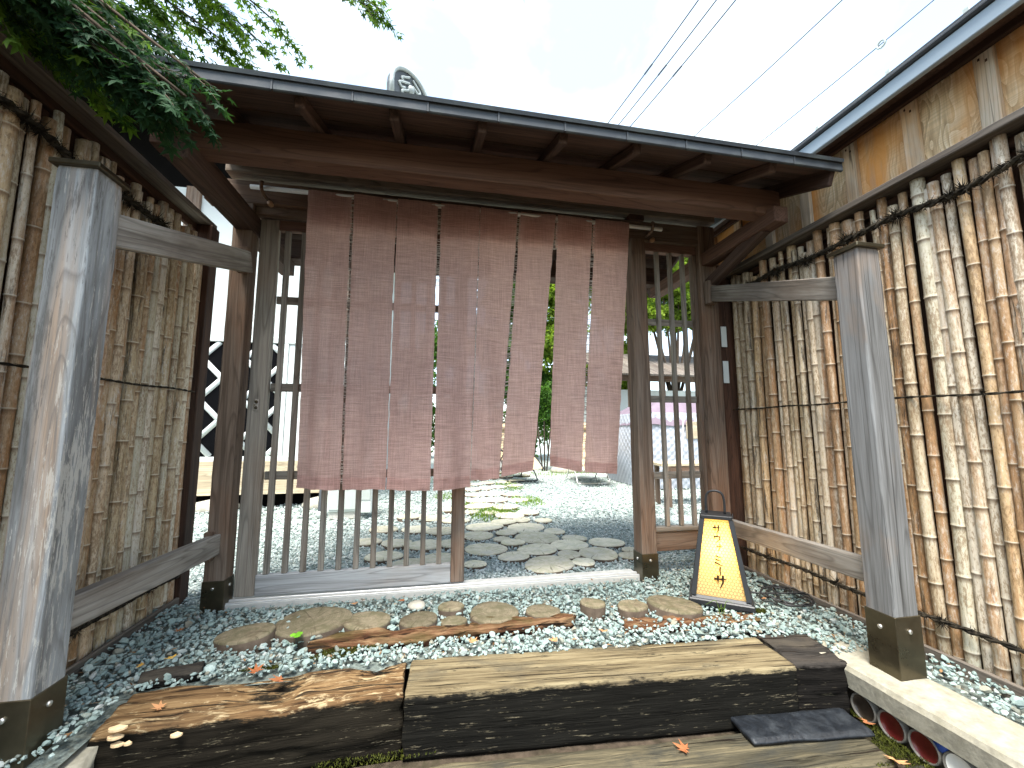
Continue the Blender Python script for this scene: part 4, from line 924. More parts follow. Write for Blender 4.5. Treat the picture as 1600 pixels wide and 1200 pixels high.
for gname, h, sz_, ox in [(a_, b_, c_ * 1.35, d_) for a_, b_, c_, d_ in chars]:
    V, F = [], []; hh = ZT - ZB
    for st in GL[gname]:
        L2 = len(st)
        for i in range(L2 - 1):
            a, b = Vector(st[i]), Vector(st[i + 1]); d = (b - a).normalized(); n_ = Vector((-d.y, d.x))
            wa = 0.10 if i == 0 else 0.075; wb = 0.075 if i < L2 - 2 else 0.04; o = len(V)
            for p, s_ in ((a, wa), (a, -wa), (b, -wb), (b, wb)):
                q = p + n_ * s_ * 0.9 - (d * 0.03 if p is a else d * -0.02); x = (q.x - 0.5) * sz_ + ox; hz = h + (q.y - 0.5) * sz_ / hh
                V.append(face_pt(0, x / (HB + (HT - HB) * hz), hz, 0.0015))
            F.append((o, o + 1, o + 2, o + 3))
    obj('written_character', mesh('written_character', V, F), 'ink', lantern, LM)
bl_ = bpy.data.lights.new('lantern_bulb', 'POINT'); bl_.energy = 0.7; bl_.color = (1.0, 0.66, 0.24); bl_.shadow_soft_size = 0.03
blo = bpy.data.objects.new('lantern_bulb', bl_); blo.location = lc + Vector((0, 0, 0.30)); COL.objects.link(blo)
cab = []
for i in range(110):
    t = i / 109 * 2 * math.pi * 3.6; k = 1 + 0.35 * math.sin(i * 0.37)
    cab.append((2.03 + 0.105 * math.cos(t) * k + 0.03 * math.sin(i * 0.11), 2.13 + 0.10 * math.sin(t) * (1.1 + 0.3 * math.cos(i * 0.2)), 0.03 + 0.022 * math.sin(t * 0.5 + 1) ** 2 + 0.01 * (i % 9 == 0)))
cab = [tuple(lc + Vector((0.12, 0.05, 0.03))), (1.93, 2.22, 0.035)] + cab + [(2.10, 2.30, 0.03), (2.10, 2.52, 0.02), (2.13, 2.66, 0.18), (2.14, 2.675, 0.40)]
c_ = tube('power_cable', arc(cab, 3), 0.0048, 'rubber', None, 6); tag(c_, 'black power cable coiled on the gravel beside the lantern', 'cable')

# ================================================================== WOODEN HOUSE AT THE RIGHT
HX = 2.42
house = thing('wooden_house', (HX, 1.8, 0), 'wooden house wall of boards and battens with blue grey eave at right', 'house')
bat = [0.62, 0.915, 1.216, 1.512, 1.822, 2.129, 2.431, 2.735, 3.04]
for i in range(len(bat) - 1):
    aabb('wall_board', HX, HX + 0.02, bat[i] + 0.002, bat[i + 1] - 0.002, -0.05 + 0.001 * i, 2.74, 'house_board', house, bev=0.002)
for y in bat: aabb('batten', HX - 0.030, HX - 0.001, y - 0.034, y + 0.034, 0.0, 2.735, 'house_batten', house, bev=0.003)
for y in bat[1:7]:
    for dy in (-0.012, 0.012): aabb('nail', HX - 0.0320, HX - 0.0301, y + dy - 0.004, y + dy + 0.004, 2.655 + dy, 2.668 + dy, 'fence_brown', house, bev=0.0006)
aabb('eave_beam', HX - 0.060, HX - 0.032, 0.3, 3.1, 2.690, 2.745, 'fence_brown', house)
FX = 2.215
for i in range(11):
    y = 0.3 + i * 0.26
    V = [(FX + 0.01, y, 2.672), (HX + 0.0, y, 2.752), (HX + 0.0, y + 0.257, 2.752), (FX + 0.01, y + 0.257, 2.672)]; V += [(a, b, c + 0.015) for a, b, c in V]
    o0 = Vector(V[0]); obj('soffit_board', fixn(mesh('soffit_board', [Vector(v) - o0 for v in V], [(0, 1, 2, 3), (4, 5, 6, 7), (0, 1, 5, 4), (1, 2, 6, 5), (2, 3, 7, 6), (3, 0, 4, 7)])), 'roof_wood', house, Matrix.Translation(o0))
aabb('fascia', FX - 0.022, FX + 0.008, 0.3, 3.1, 2.658, 2.735, 'fascia', house)
aabb('roof_edge', FX - 0.040, FX + 0.05, 0.3, 3.1, 2.736, 2.760, 'gutter_dark', house, bev=0.008)
V = [(FX - 0.03, 0.3, 2.762), (3.6, 0.3, 3.30), (3.6, 3.1, 3.30), (FX - 0.03, 3.1, 2.762)]; V += [(a, b, c + 0.012) for a, b, c in V]
obj('roof_sheet', fixn(mesh('roof_sheet', V, [(0, 1, 2, 3), (4, 5, 6, 7), (0, 1, 5, 4), (1, 2, 6, 5), (2, 3, 7, 6), (3, 0, 4, 7)])), 'eave_metal', house)
for y in (0.9, 1.16, 1.47, 1.86):
    x = FX + 0.01; V = [(x, y - 0.012, 2.775), (x, y + 0.012, 2.775), (x, y + 0.009, 2.825), (x, y - 0.009, 2.825), (x + 0.02, y - 0.012, 2.78), (x + 0.02, y + 0.012, 2.78), (x + 0.01, y + 0.009, 2.825), (x + 0.01, y - 0.009, 2.825)]
    obj('snow_guard', fixn(mesh('snow_guard', V, [(0, 1, 2, 3), (4, 5, 6, 7), (0, 1, 5, 4), (1, 2, 6, 5), (2, 3, 7, 6), (3, 0, 4, 7)])), 'box_grey', house)
aabb('end_wall', HX + 0.021, 3.5, 3.02, 3.04, -0.03, 2.74, 'house_board', house)

# ================================================================== STOREHOUSE BEYOND THE LEFT FENCE
WY = 6.0; WX = -1.15
kura = thing('white_storehouse', (-4, 7.5, 0), 'white plastered storehouse with black tiled lower wall and crossed white joints', 'building')
aabb('wall', -9.0, WX, WY, WY + 0.15, 2.28, 4.36, 'plaster', kura)
aabb('side_wall', WX - 0.15, WX - 0.001, WY + 0.151, 11.0, 0.2, 5.5, 'plaster', kura)
aabb('upper_wall', -9.0, WX, WY + 0.001, WY + 0.15, 4.361, 5.75, 'shade_black', kura)
aabb('tile_backing', -9.0, WX, WY + 0.03, WY + 0.15, 0.66, 2.20, 'namako_tile', kura)
aabb('wall_band', -9.0, WX, WY - 0.03, WY + 0.15, 2.201, 2.279, 'plaster', kura)
aabb('wall_band', -9.0, WX, WY - 0.03, WY + 0.15, 0.60, 0.659, 'plaster', kura)
aabb('corner_band', -2.10, -2.02, WY - 0.028, WY + 0.029, 0.660, 2.200, 'plaster', kura)
aabb('lower_panel', -2.019, WX, WY - 0.01, WY + 0.029, 0.660, 2.200, 'plaster', kura)
aabb('ground_beam', -9.0, WX, WY - 0.06, WY + 0.16, 0.17, 0.599, 'bench_wood', kura)
aabb('underfloor', -9.0, WX, WY + 0.2, WY + 0.3, -0.03, 0.17, 'shade_black', kura)
for x in (-4.4, -3.35, -1.3): aabb('wall_post', x - 0.09, x + 0.09, WY - 0.05, WY - 0.001, 2.28, 4.36, 'gate_brown', kura)
def clip_poly(P, x0, x1, z0, z1):
    for ax, lim, sg in ((0, x0, 1), (0, x1, -1), (1, z0, 1), (1, z1, -1)):
        Q = []
        for i in range(len(P)):
            a, b = P[i], P[(i + 1) % len(P)]; da, db = (a[ax] - lim) * sg, (b[ax] - lim) * sg
            if da >= 0: Q.append(a)
            if (da >= 0) != (db >= 0): t = da / (da - db); Q.append((a[0] + (b[0] - a[0]) * t, a[1] + (b[1] - a[1]) * t))
        P = Q
        if len(P) < 3: return []
    return P
dx, dz = 0.525, 0.555; zc = 1.42; xc = -2.83
for i in range(-9, 4):
    for j in range(-3, 4):
        for h in (0, 1):
            cx, cz = xc + (i + 0.5 * h) * dx, zc + (j + 0.5 * h) * dz
            P = clip_poly([(cx - dx / 2 + 0.02, cz), (cx, cz - dz / 2 + 0.02), (cx + dx / 2 - 0.02, cz), (cx, cz + dz / 2 - 0.02)], -6.2, -2.101, 0.661, 2.199)
            if len(P) < 3 or cx < -6: continue
            n = len(P); V = [(x, WY + 0.029, z) for x, z in P] + [(x, WY + 0.012, z) for x, z in P]
            obj('wall_tile', fixn(mesh('wall_tile', V, [tuple(range(n)), tuple(range(n, 2 * n))] + [(a, (a + 1) % n, n + (a + 1) % n, n + a) for a in range(n)])), 'namako_tile', kura)
for sg in (-1, 1):
    for i in range(-16, 16):
        # joints run between tile rows; z = zc + dz/2 + sg*(x-xc)*dz/dx + i*dz
        pts_ = []
        for z in (0.665, 2.195): pts_.append((xc + sg * (z - zc - dz / 2 - i * dz) * dx / dz, z))
        (xa, za), (xb, zb) = pts_
        P = []
        for t in np.linspace(0, 1, 60):
            x = xa + (xb - xa) * t; z = za + (zb - za) * t
            if -6.2 < x < -2.10: P.append((x, WY + 0.014 + (0.002 if sg > 0 else 0), z))
        if len(P) > 2: tube('wall_joint', [P[0], P[-1]], 0.036, 'plaster', kura, 10)
# hipped tile roof
E0, EZ, EX = 5.2, 5.42, -0.15
V = [(-9, E0, EZ), (EX, E0, EZ), (EX - 3.4, 8.6, EZ + 1.95), (-9, 8.6, EZ + 1.95), (EX, 12, EZ), (-9, 12, EZ)]
rf = obj('roof', mesh('roof', V, [(0, 1, 2, 3), (1, 4, 2), (3, 2, 4, 5)]), 'rooftile', kura)
aabb('eave_soffit', -9, EX - 0.02, E0 + 0.02, WY - 0.001, EZ - 0.06, EZ - 0.012, 'shade_black', rf)
aabb('gutter', -9, EX, E0 - 0.06, E0 + 0.019, EZ - 0.10, EZ - 0.015, 'box_grey', rf, bev=0.02)
hd = Vector((-1, 1, 1.95 / 3.4)).normalized()
hp = Vector((EX, E0, EZ)) + hd * 0.52
beam('hip_ridge', hp + Vector((0, 0, 0.06)), hp + hd * 4.2 + Vector((0, 0, 0.06)), 0.22, 0.20, 'rooftile', rf, up=Vector((0, 0, 1)))
tube('ridge_tile', [hp + Vector((0, 0, 0.19)), hp + hd * 4.2 + Vector((0, 0, 0.19))], 0.075, 'rooftile', rf, 12)
# ornamental end tile: arched plate with raised rim, boss and scrolls
OM = Matrix.Translation(hp + Vector((0.03, -0.03, 0.03))) @ Matrix.Rotation(R(45), 4, 'Z')
def arch(w_, h_, y0, y1, n=20):
    pr = [(-w_, 0), (-w_ * 1.02, h_ * 0.35)] + [(-w_ * math.cos(math.pi * i / n), h_ * 0.45 + h_ * 0.55 * math.sin(math.pi * i / n)) for i in range(1, n)] + [(w_ * 1.02, h_ * 0.35), (w_, 0)]
    k = len(pr); V = [(x, y0, z) for x, z in pr] + [(x, y1, z) for x, z in pr]
    return V, [tuple(range(k)), tuple(range(k, 2 * k))] + [(a, (a + 1) % k, k + (a + 1) % k, k + a) for a in range(k)], pr
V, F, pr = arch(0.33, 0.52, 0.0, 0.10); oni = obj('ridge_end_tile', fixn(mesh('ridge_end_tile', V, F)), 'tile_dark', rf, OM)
obj('tile_rim', mesh('tile_rim', *tube_geo([(x, -0.012, z) for x, z in pr], 0.032, 8), True), 'rooftile', oni, OM)
V0, F0 = ico(2)
obj('tile_boss', mesh('tile_boss', [(v[0] * 0.06, v[1] * 0.05 - 0.01, v[2] * 0.07 + 0.26) for v in V0], [tuple(f) for f in F0], True), 'rooftile', oni, OM)
for sg in (-1, 1):
    for k_, (a, b) in enumerate(((0.10, 0.34), (0.14, 0.24), (0.09, 0.14))):
        P = arc([(sg * 0.03, -0.012, b + 0.10), (sg * a * 0.8, -0.014, b + 0.06), (sg * (a + 0.07), -0.014, b), (sg * (a + 0.03), -0.014, b - 0.05), (sg * a * 0.75, -0.012, b - 0.02)], 5)
        obj('tile_scroll', mesh('tile_scroll', *tube_geo(P, 0.018, 7), True), 'rooftile', oni, OM)
for i, (ox, oz) in enumerate(((0.34, 0.07),)):
    P = [(ox, -0.16, oz + 0.05), (ox, 0.15, oz + 0.05)]; rt = obj('round_tile', mesh('round_tile', *tube_geo(P, 0.105, 20), True), 'rooftile', oni, OM)
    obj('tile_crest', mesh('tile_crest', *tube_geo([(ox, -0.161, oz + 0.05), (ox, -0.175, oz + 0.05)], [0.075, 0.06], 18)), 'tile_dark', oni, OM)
    for a in range(8): obj('crest_petal', mesh('crest_petal', [(ox + v[0] * 0.012 + 0.04 * math.cos(a * 0.785), -0.176 + v[1] * 0.008, oz + 0.05 + v[2] * 0.012 + 0.04 * math.sin(a * 0.785)) for v in ico(1)[0]], [tuple(f) for f in ico(1)[1]], True), 'rooftile', oni, OM)
# service boxes and pipes at the foot of the storehouse
cb = thing('service_cabinet', (-1.02, 5.2, 0), 'pale grey metal cabinet standing on the gravel behind the door slats', 'cabinet')
c0 = onY(510, 810, 5.1); c1 = onY(560, 765, 5.1)
aabb('body', c0.x, c1.x, 5.1, 5.35, 0.06, 0.62, 'box_grey', cb, bev=0.01); aabb('foot', c0.x + 0.02, c1.x - 0.02, 5.12, 5.33, -0.02, 0.06, 'sill', cb)
aabb('door_panel', c0.x + 0.02, c1.x - 0.02, 5.092, 5.099, 0.09, 0.60, 'box_grey', cb, bev=0.003)
c2 = thing('white_unit', (-0.68, 5.2, 0), 'white boxed unit beside the grey cabinet', 'unit')
aabb('body', c1.x + 0.03, c1.x + 0.16, 5.05, 5.4, 0.05, 0.66, 'plaster', c2, bev=0.012); aabb('grille', c1.x + 0.045, c1.x + 0.145, 5.043, 5.049, 0.2, 0.55, 'box_grey', c2, bev=0.002)
dp = thing('drain_pipe', (-1.28, 5.3, 0), 'dark grey elbow drain pipe at the storehouse foot', 'pipe')
tube('pipe', arc([(-1.30, 5.9, 0.45), (-1.30, 5.5, 0.42), (-1.30, 5.3, 0.34), (-1.30, 5.25, 0.12), (-1.30, 5.25, 0.0)], 5), 0.045, 'pvc', dp, 12); tube('collar', [(-1.30, 5.25, -0.02), (-1.30, 5.25, 0.06)], 0.058, 'box_grey', dp, 12)
for i, x in enumerate((-2.75, -1.45)):
    V0, F0 = ico(2); o = obj('foundation_stone', mesh('foundation_stone', [(v[0] * 0.28, v[1] * 0.2, v[2] * 0.12 + 0.02 + 0.02 * mnoise.noise(Vector(v) * 2)) for v in V0], [tuple(f) for f in F0], True), 'stone', None, Matrix.Translation((x, 5.95, 0)))
    tag(o, ('grey foundation stone under the storehouse beam left of the door slats', 'grey foundation stone near the drain pipe')[i], 'stone')

# ================================================================== GARDEN BEYOND THE GATE
def leaf_cloud(name, centers, n, size, mat, parent, seed=0, shape=0):
    rs = np.random.default_rng(seed); per = n // len(centers); P = []
    for (c, r_) in centers:
        d = rs.normal(size=(per, 3)); d /= np.linalg.norm(d, axis=1)[:, None]; rr = rs.random(per) ** 0.45
        clump = 0.75 + 0.35 * np.sin(d[:, 0] * 5 + c[0] * 3) * np.cos(d[:, 2] * 6 + c[1])
        P.append(np.array(c) + d * (rr * clump)[:, None] * np.array(r_))
    P = np.concatenate(P); n = len(P); s_ = size * rs.uniform(0.6, 1.3, n)
    base = np.array([(-0.35, 0, 0), (0, -0.5, 0.08), (0.35, 0, 0), (0, 0.62, -0.06)]); F0 = np.array([(0, 1, 2), (0, 2, 3)])
    q = rs.normal(size=(n, 4)); q /= np.linalg.norm(q, axis=1)[:, None]; Rm = rot_mats(n)
    V = (np.einsum('nij,vj->nvi', Rm, base) * s_[:, None, None] + P[:, None, :]).reshape(-1, 3); F = (F0[None] + (np.arange(n) * 4)[:, None, None]).reshape(-1, 3)
    me = big_mesh(name, V, F); tint(me, np.repeat(np.clip(rs.normal(0.5, 0.25, n), 0, 1), 4)); return obj(name, me, mat, parent)
def tree(name, base, h, lobes, n, size, mat, label, lean=0.0, seed=1, cat='tree'):
    t = thing(name, base, label, cat); b = Vector(base); parts = []
    top = b + Vector((lean, 0, h * 0.62)); parts.append(tube_geo(arc([b - Vector((0, 0, 0.05)), b + Vector((lean * 0.2, 0.03, h * 0.25)), top], 4), [0.09 * h / 3 * (1 - i / 12) for i in range(9)], 8))
    for c, r_ in lobes: parts.append(tube_geo(arc([b + Vector((lean * 0.4, 0, h * 0.32)), (b + Vector((lean * 0.4, 0, h * 0.32))).lerp(Vector(c), 0.5) + Vector((0.05, 0, 0.1)), Vector(c)], 4), [0.035 * h / 3 * (1 - i / 10) for i in range(9)], 6))
    obj('trunk', mesh('trunk', *merge(parts), True), 'bark', t); leaf_cloud('crown', lobes, n, size, mat, t, seed); return t
def lob(px, py, Y, rx, rz_): p = onY(px, py, Y); return ((p.x, p.y, p.z), (rx, rx * 0.8, rz_))
b = onY(1060, 760, 10.5)
tree('garden_tree', (b.x, 10.5, 0), 4.5, [lob(1040, 440, 10.5, 0.9, 0.8), lob(1075, 470, 10.2, 0.9, 0.8), lob(1010, 480, 10.8, 0.8, 0.8), lob(1060, 400, 10.8, 0.9, 0.7), lob(1110, 430, 10.5, 1.0, 0.9), lob(990, 420, 11, 0.8, 0.8), lob(1020, 495, 10.2, 0.7, 0.5), lob(1055, 500, 10.4, 0.7, 0.5), lob(1090, 495, 10.2, 0.8, 0.5), lob(1060, 455, 10, 0.8, 0.6), lob(1030, 420, 10, 0.8, 0.7)], 42000, 0.085, 'garden_leaf', 'yellow green leafy tree seen through the right lattice', 0.0, 3)
b = onY(985, 700, 12)
tree('garden_tree', (b.x - 0.4, 12.2, 0), 5, [lob(985, 560, 12, 0.7, 0.8), lob(960, 480, 12, 1.1, 1.0), lob(920, 440, 12.5, 1.2, 1.0), lob(880, 500, 12.2, 1.1, 1.0), lob(900, 580, 12.2, 1.0, 0.9), lob(985, 500, 12, 0.8, 0.9), lob(985, 610, 12, 0.7, 0.6), lob(855, 450, 12, 1.0, 1.0), lob(865, 540, 12, 0.9, 0.9)], 30000, 0.11, 'garden_leaf', 'green garden tree behind the right half of the curtain', 0.0, 4)
b = onY(820, 700, 13)
tree('garden_tree', (b.x, 13.5, 0), 5.5, [lob(800, 470, 13.5, 1.3, 1.1), lob(840, 530, 13.2, 1.2, 1.0), lob(770, 540, 13.5, 1.2, 1.0), lob(820, 430, 13.8, 1.3, 1.0), lob(800, 600, 13.5, 1.2, 0.9), lob(860, 600, 13.2, 1.0, 0.9)], 26000, 0.12, 'shrub_leaf', 'darker green tree behind the middle curtain slits', 0.0, 5)
b = onY(600, 700, 15)
tree('garden_tree', (b.x, 15.5, 0), 5.5, [lob(560, 560, 15, 1.6, 1.2), lob(640, 580, 15, 1.6, 1.2), lob(700, 540, 15.5, 1.6, 1.3)], 9000, 0.13, 'shrub_leaf', 'green tree far behind the sliding door lattice', 0.0, 6)
for px, py, Y, rx, rz_, lb, sd_ in ((850, 625, 10.2, 0.8, 0.75, 'dark leafy shrub seen in the widest curtain slit', 7), (780, 690, 10.6, 0.8, 0.5, 'low shrub at the end of the log path', 8), (905, 690, 10.8, 0.9, 0.5, 'low shrub behind the second lounge chair', 9)):
    c = onY(px, py, Y); t = thing('garden_shrub', (c.x, Y, 0), lb, 'shrub')
    obj('stem', mesh('stem', *merge([tube_geo([(c.x + dx_ * 0.2, Y, -0.05), (c.x + dx_, Y, c.z)], 0.02, 5) for dx_ in (-0.25, 0, 0.25)]), True), 'bark', t)
    leaf_cloud('foliage', [((c.x, c.y, c.z), (rx, rx * 0.7, rz_)), ((c.x + 0.4, c.y + 0.2, c.z - 0.3), (rx * 0.8, rx * 0.6, rz_ * 0.8))], 6000, 0.07, 'shrub_leaf', t, sd_)
hg = thing('garden_hedge', (5, 16, 0), 'long green hedge closing the far side of the courtyard', 'hedge')
obj('stems', mesh('stems', *merge([tube_geo([(x, 16.2, -0.05), (x + 0.2 * math.sin(x * 5), 16.2, 1.6)], 0.03, 5) for x in np.arange(-5, 15, 0.6)]), True), 'bark', hg)
leaf_cloud('foliage', [((x, 16 + 0.3 * math.sin(x * 3), 1.3 + 0.35 * math.sin(x * 1.7)), (0.95, 0.6, 1.5)) for x in np.arange(-5, 15, 0.8)], 30000, 0.13, 'shrub_leaf', hg, 21)
# low tiled wall / shed roof behind the tent, white wall beneath
shed = thing('tiled_shed', (6.5, 11.5, 0), 'small white walled shed with sloping plank roof behind the tent', 'shed')
a0, a1 = onY(975, 640, 9.3), onY(1130, 640, 9.3)
aabb('wall', a0.x - 0.2, a1.x + 1.5, 9.6, 9.75, -0.02, 2.05, 'plaster', shed); aabb('wall', a0.x - 0.2, a0.x - 0.05, 9.751, 12, -0.02, 2.3, 'plaster', shed)
rr0, rr1 = onY(1012, 503, 9.2), onY(1100, 560, 9.2)
for i in range(9):
    t0 = i / 9.0; p = Vector((a0.x - 0.4 + (a1.x + 1.6 - a0.x) * t0, 0, 0))
    beam('roof_plank', (p.x, 8.9, 2.35), (p.x, 11.5, 3.35), (a1.x + 1.6 - a0.x) / 9 - 0.015, 0.05, 'cap_wood', shed)
beam('shed_beam', (a0.x - 0.5, 9.2, 2.3), (a1.x + 1.4, 9.2, 2.3), 0.12, 0.14, 'gate_brown', shed)
for x in (a0.x + 0.15, a0.x + 1.0, a1.x): aabb('shed_post', x - 0.06, x + 0.06, 9.14, 9.26, -0.02, 2.23, 'gate_brown', shed)
# quilted sauna tent
def quilt(u, v, s_=0.13, d=0.02):
    a, b_ = (u + v) / s_, (u - v) / s_; return d * (abs(math.sin(a * math.pi / 1.0)) * abs(math.sin(b_ * math.pi / 1.0))) ** 0.5
tent = thing('quilted_tent', (4.55, 6.9, 0), 'silver grey quilted tent with a mauve cover behind the right lattice', 'tent')
TX0, TX1, TY0, TY1, TH = 3.62, 5.7, 6.55, 8.2, 1.32
def quilt_wall(a, b, name):
    a, b = Vector(a), Vector(b); L = (b - a).length; nrm = Vector((b.y - a.y, a.x - b.x, 0)).normalized(); nx, nz_ = int(L / 0.022), int(TH / 0.022); V = []; F = []
    for j in range(nz_ + 1):
        for i in range(nx + 1):
            u, v = L * i / nx, TH * j / nz_; bow = 0.07 * math.sin(math.pi * v / TH); V.append(a.lerp(b, i / nx) + Vector((0, 0, v)) + nrm * (quilt(u, v) + bow * math.sin(math.pi * i / nx) ** 0.5 if 0 < i < nx else quilt(u, v) * 0 + bow * 0))
    for j in range(nz_):
        for i in range(nx): q = j * (nx + 1) + i; F.append((q, q + 1, q + nx + 2, q + nx + 1))
    return obj(name, mesh(name, V, F, True), 'tent_quilt', tent)
quilt_wall((TX0, TY0, 0), (TX1, TY0, 0), 'front_wall'); quilt_wall((TX0, TY1, 0), (TX0, TY0, 0), 'side_wall'); quilt_wall((TX1, TY0, 0), (TX1, TY1, 0), 'side_wall')
for x, y in ((TX0, TY0), (TX1, TY0), (TX0, TY1)): tube('corner_piping', [(x, y, 0), (x, y, TH)], 0.018, 'pvc', tent)
V, F = [], []; n = 26
for j in range(n + 1):
    for i in range(n + 1):
        s_, t = i / n, j / n; ex = max(abs(s_ - 0.5), abs(t - 0.5)) * 2
        z = TH + 0.30 - 0.42 * max(0, ex - 0.45) / 0.55 + 0.03 * mnoise.noise(Vector((s_ * 6, t * 6, 0))) - (0.10 if ex > 0.97 else 0)
        V.append((TX0 - 0.06 + (TX1 - TX0 + 0.12) * s_, TY0 - 0.07 + (TY1 - TY0 + 0.12) * t, z))
for j in range(n):
    for i in range(n): q = j * (n + 1) + i; F.append((q, q + 1, q + n + 2, q + n + 1))
obj('cover', mesh('cover', V, F, True), 'tent_cover', tent)
wn = aabb('window_flap', 4.35, 5.05, TY0 - 0.10, TY0 - 0.085, 0.86, 1.16, 'bench_wood', tent)
for x in (4.30, 5.08): tube('strap', [(x, TY0 - 0.10, 1.25), (x - 0.12, TY0 - 0.10, 0.02)], 0.012, 'dish_white', tent)
bn = thing('garden_bench', (3.4, 4.9, 0), 'low pale plank bench in front of the quilted tent', 'bench')
q0, q1 = onY(1030, 718, 5.2), onY(1110, 718, 5.2)
for i in range(3): aabb('seat_plank', q0.x - 0.05, q1.x + 0.5, 5.05 + i * 0.13, 5.17 + i * 0.13, 0.52 + 0.002 * i, 0.56 + 0.002 * i, 'bench_wood', bn)
for x in (q0.x + 0.05, q1.x + 0.35):
    for y in (5.07, 5.36): aabb('leg', x - 0.03, x + 0.03, y - 0.025, y + 0.025, -0.02, 0.519, 'gate_brown', bn)
aabb('apron', q0.x, q1.x + 0.45, 5.06, 5.085, 0.43, 0.518, 'gate_brown', bn)
# zero gravity lounge chairs
def lounger(c, yaw, framemat, label):
    t = thing('lounge_chair', c, label, 'lounge chair', 'reclining lounge chairs on the courtyard gravel'); Mx = Matrix.Translation(c) @ Matrix.Rotation(yaw, 4, 'Z')
    def L(name, pts_, r_, mat): return obj(name, mesh(name, *tube_geo(arc(pts_, 5), r_, 8), True), mat, t, Mx)
    for sx in (-0.31, 0.31):
        L('base_loop', [(sx, -0.42, 0.02), (sx, -0.46, 0.06), (sx, -0.10, 0.34), (sx, 0.30, 0.62)], 0.013, framemat)
        L('base_loop', [(sx, 0.42, 0.02), (sx, 0.46, 0.06), (sx, 0.12, 0.34), (sx, -0.30, 0.60)], 0.013, framemat)
        L('side_rail', [(sx * 0.92, -0.85, 0.30), (sx * 0.92, -0.35, 0.52), (sx * 0.92, 0.10, 0.40), (sx * 0.92, 0.50, 0.86), (sx * 0.92, 0.72, 1.22)], 0.013, framemat)
        L('armrest', [(sx * 1.1, -0.30, 0.60), (sx * 1.1, 0.0, 0.63), (sx * 1.1, 0.32, 0.66)], 0.02, framemat)
    for y in (-0.45, 0.45): L('base_bar', [(-0.31, y, 0.02), (0, y, 0.018), (0.31, y, 0.02)], 0.013, framemat)
    prof = arc([(0, -0.85, 0.30), (0, -0.35, 0.50), (0, 0.10, 0.38), (0, 0.50, 0.84), (0, 0.72, 1.20)], 6); V = []; F = []
    for p in prof:
        for k_ in range(5): V.append((-0.265 + 0.1325 * k_, p.y, p.z - 0.02 * math.sin(math.pi * k_ / 4)))
    for i in range(len(prof) - 1):
        for k_ in range(4): q = i * 5 + k_; F.append((q, q + 1, q + 6, q + 5))
    obj('fabric_sling', mesh('fabric_sling', V, F, True), 'tan_fabric', t, Mx)
    V, F = tube_geo([(-0.20, 0.60, 1.08), (0.0, 0.60, 1.08), (0.20, 0.60, 1.08)], [0.05, 0.06, 0.05], 12); obj('head_pillow', mesh('head_pillow', V, F, True), 'tan_fabric', t, Mx)
    lc_ = []
    for i in range(24): y = -0.80 + i * 0.06; lc_.append((0.27 if i % 2 else 0.285, y, 0.40 + 0.1 * math.sin(y * 2)))
    return t
p = onZ(806, 752, 0); lounger(Vector((p.x + 0.05, p.y + 0.35, -0.012)), R(8), 'rubber', 'black framed tan reclining chair in the curtain slit')
p = onZ(928, 755, 0); lounger(Vector((p.x, p.y + 0.35, -0.012)), R(-6), 'steel', 'pale framed reclining chair right of the black framed one')
p = onZ(972, 738, 0); o = obj('glass_float', mesh('glass_float', [(v[0] * 0.17, v[1] * 0.17, v[2] * 0.17) for v in ico(3)[0]], [tuple(f) for f in ico(3)[1]], True), 'fascia', None, Matrix.Translation((p.x, p.y, 0.15))); tag(o, 'pale round ball on the gravel beside the tent', 'ball')
for i, (px, py, s_) in enumerate(((885, 742, 0.30), (925, 742, 0.26))):
    p = onZ(px, py - 6, 0); V0, F0 = ico(2); o = obj('garden_rock', mesh('garden_rock', [(v[0] * s_ * 1.4, v[1] * s_, v[2] * s_ * 0.5 * (1 + 0.3 * mnoise.noise(Vector(v) * 2))) for v in V0], [tuple(f) for f in F0], True), 'stone', None, Matrix.Translation((p.x, p.y, 0.02)))
    tag(o, ('pale garden rock between the two lounge chairs', 'flat garden rock behind the pale framed lounge chair')[i], 'rock')

# ---------------- short grass and moss
def blades(name, spots, n, hgt, mat, label, cat, z=0.0, wid=0.0035):
    rs = np.random.default_rng(5); V = []; F = []; T = []
    for (x, y, rx, ry) in spots:
        for _ in range(n):
            a, r_ = rs.uniform(0, 6.283), math.sqrt(rs.random()); px, py = x + rx * r_ * math.cos(a), y + ry * r_ * math.sin(a); h = hgt * rs.uniform(0.4, 1.2); d = rs.uniform(0, 6.283); o = len(V)
            V += [(px - wid * math.cos(d), py - wid * math.sin(d), z), (px + wid * math.cos(d), py + wid * math.sin(d), z), (px + rs.normal() * h * 0.5, py + rs.normal() * h * 0.5, z + h)]; F.append((o, o + 1, o + 2)); T += [rs.random()] * 3
    me = mesh(name, V, F); tint(me, T); o = obj(name, me, mat); tag(o, label, cat, kind='stuff')
def gz(px, py): p = onZ(px, py, 0); return (p.x, p.y)
blades('path_grass', [(*gz(x, y), 0.22, 0.3) for x, y in ((775, 800), (765, 806), (785, 797), (820, 780), (828, 785), (800, 762), (790, 757), (740, 792), (700, 775), (760, 800))] + [(*gz(x, y), 0.7, 0.5) for x, y in ((835, 742), (870, 738), (900, 738), (760, 742), (700, 750))], 260, 0.05, 'grass', 'short green grass growing between the path log slices', 'grass', -0.01, 0.005)
def mz(px, py, z): p = onZ(px, py, z); return (p.x, p.y)
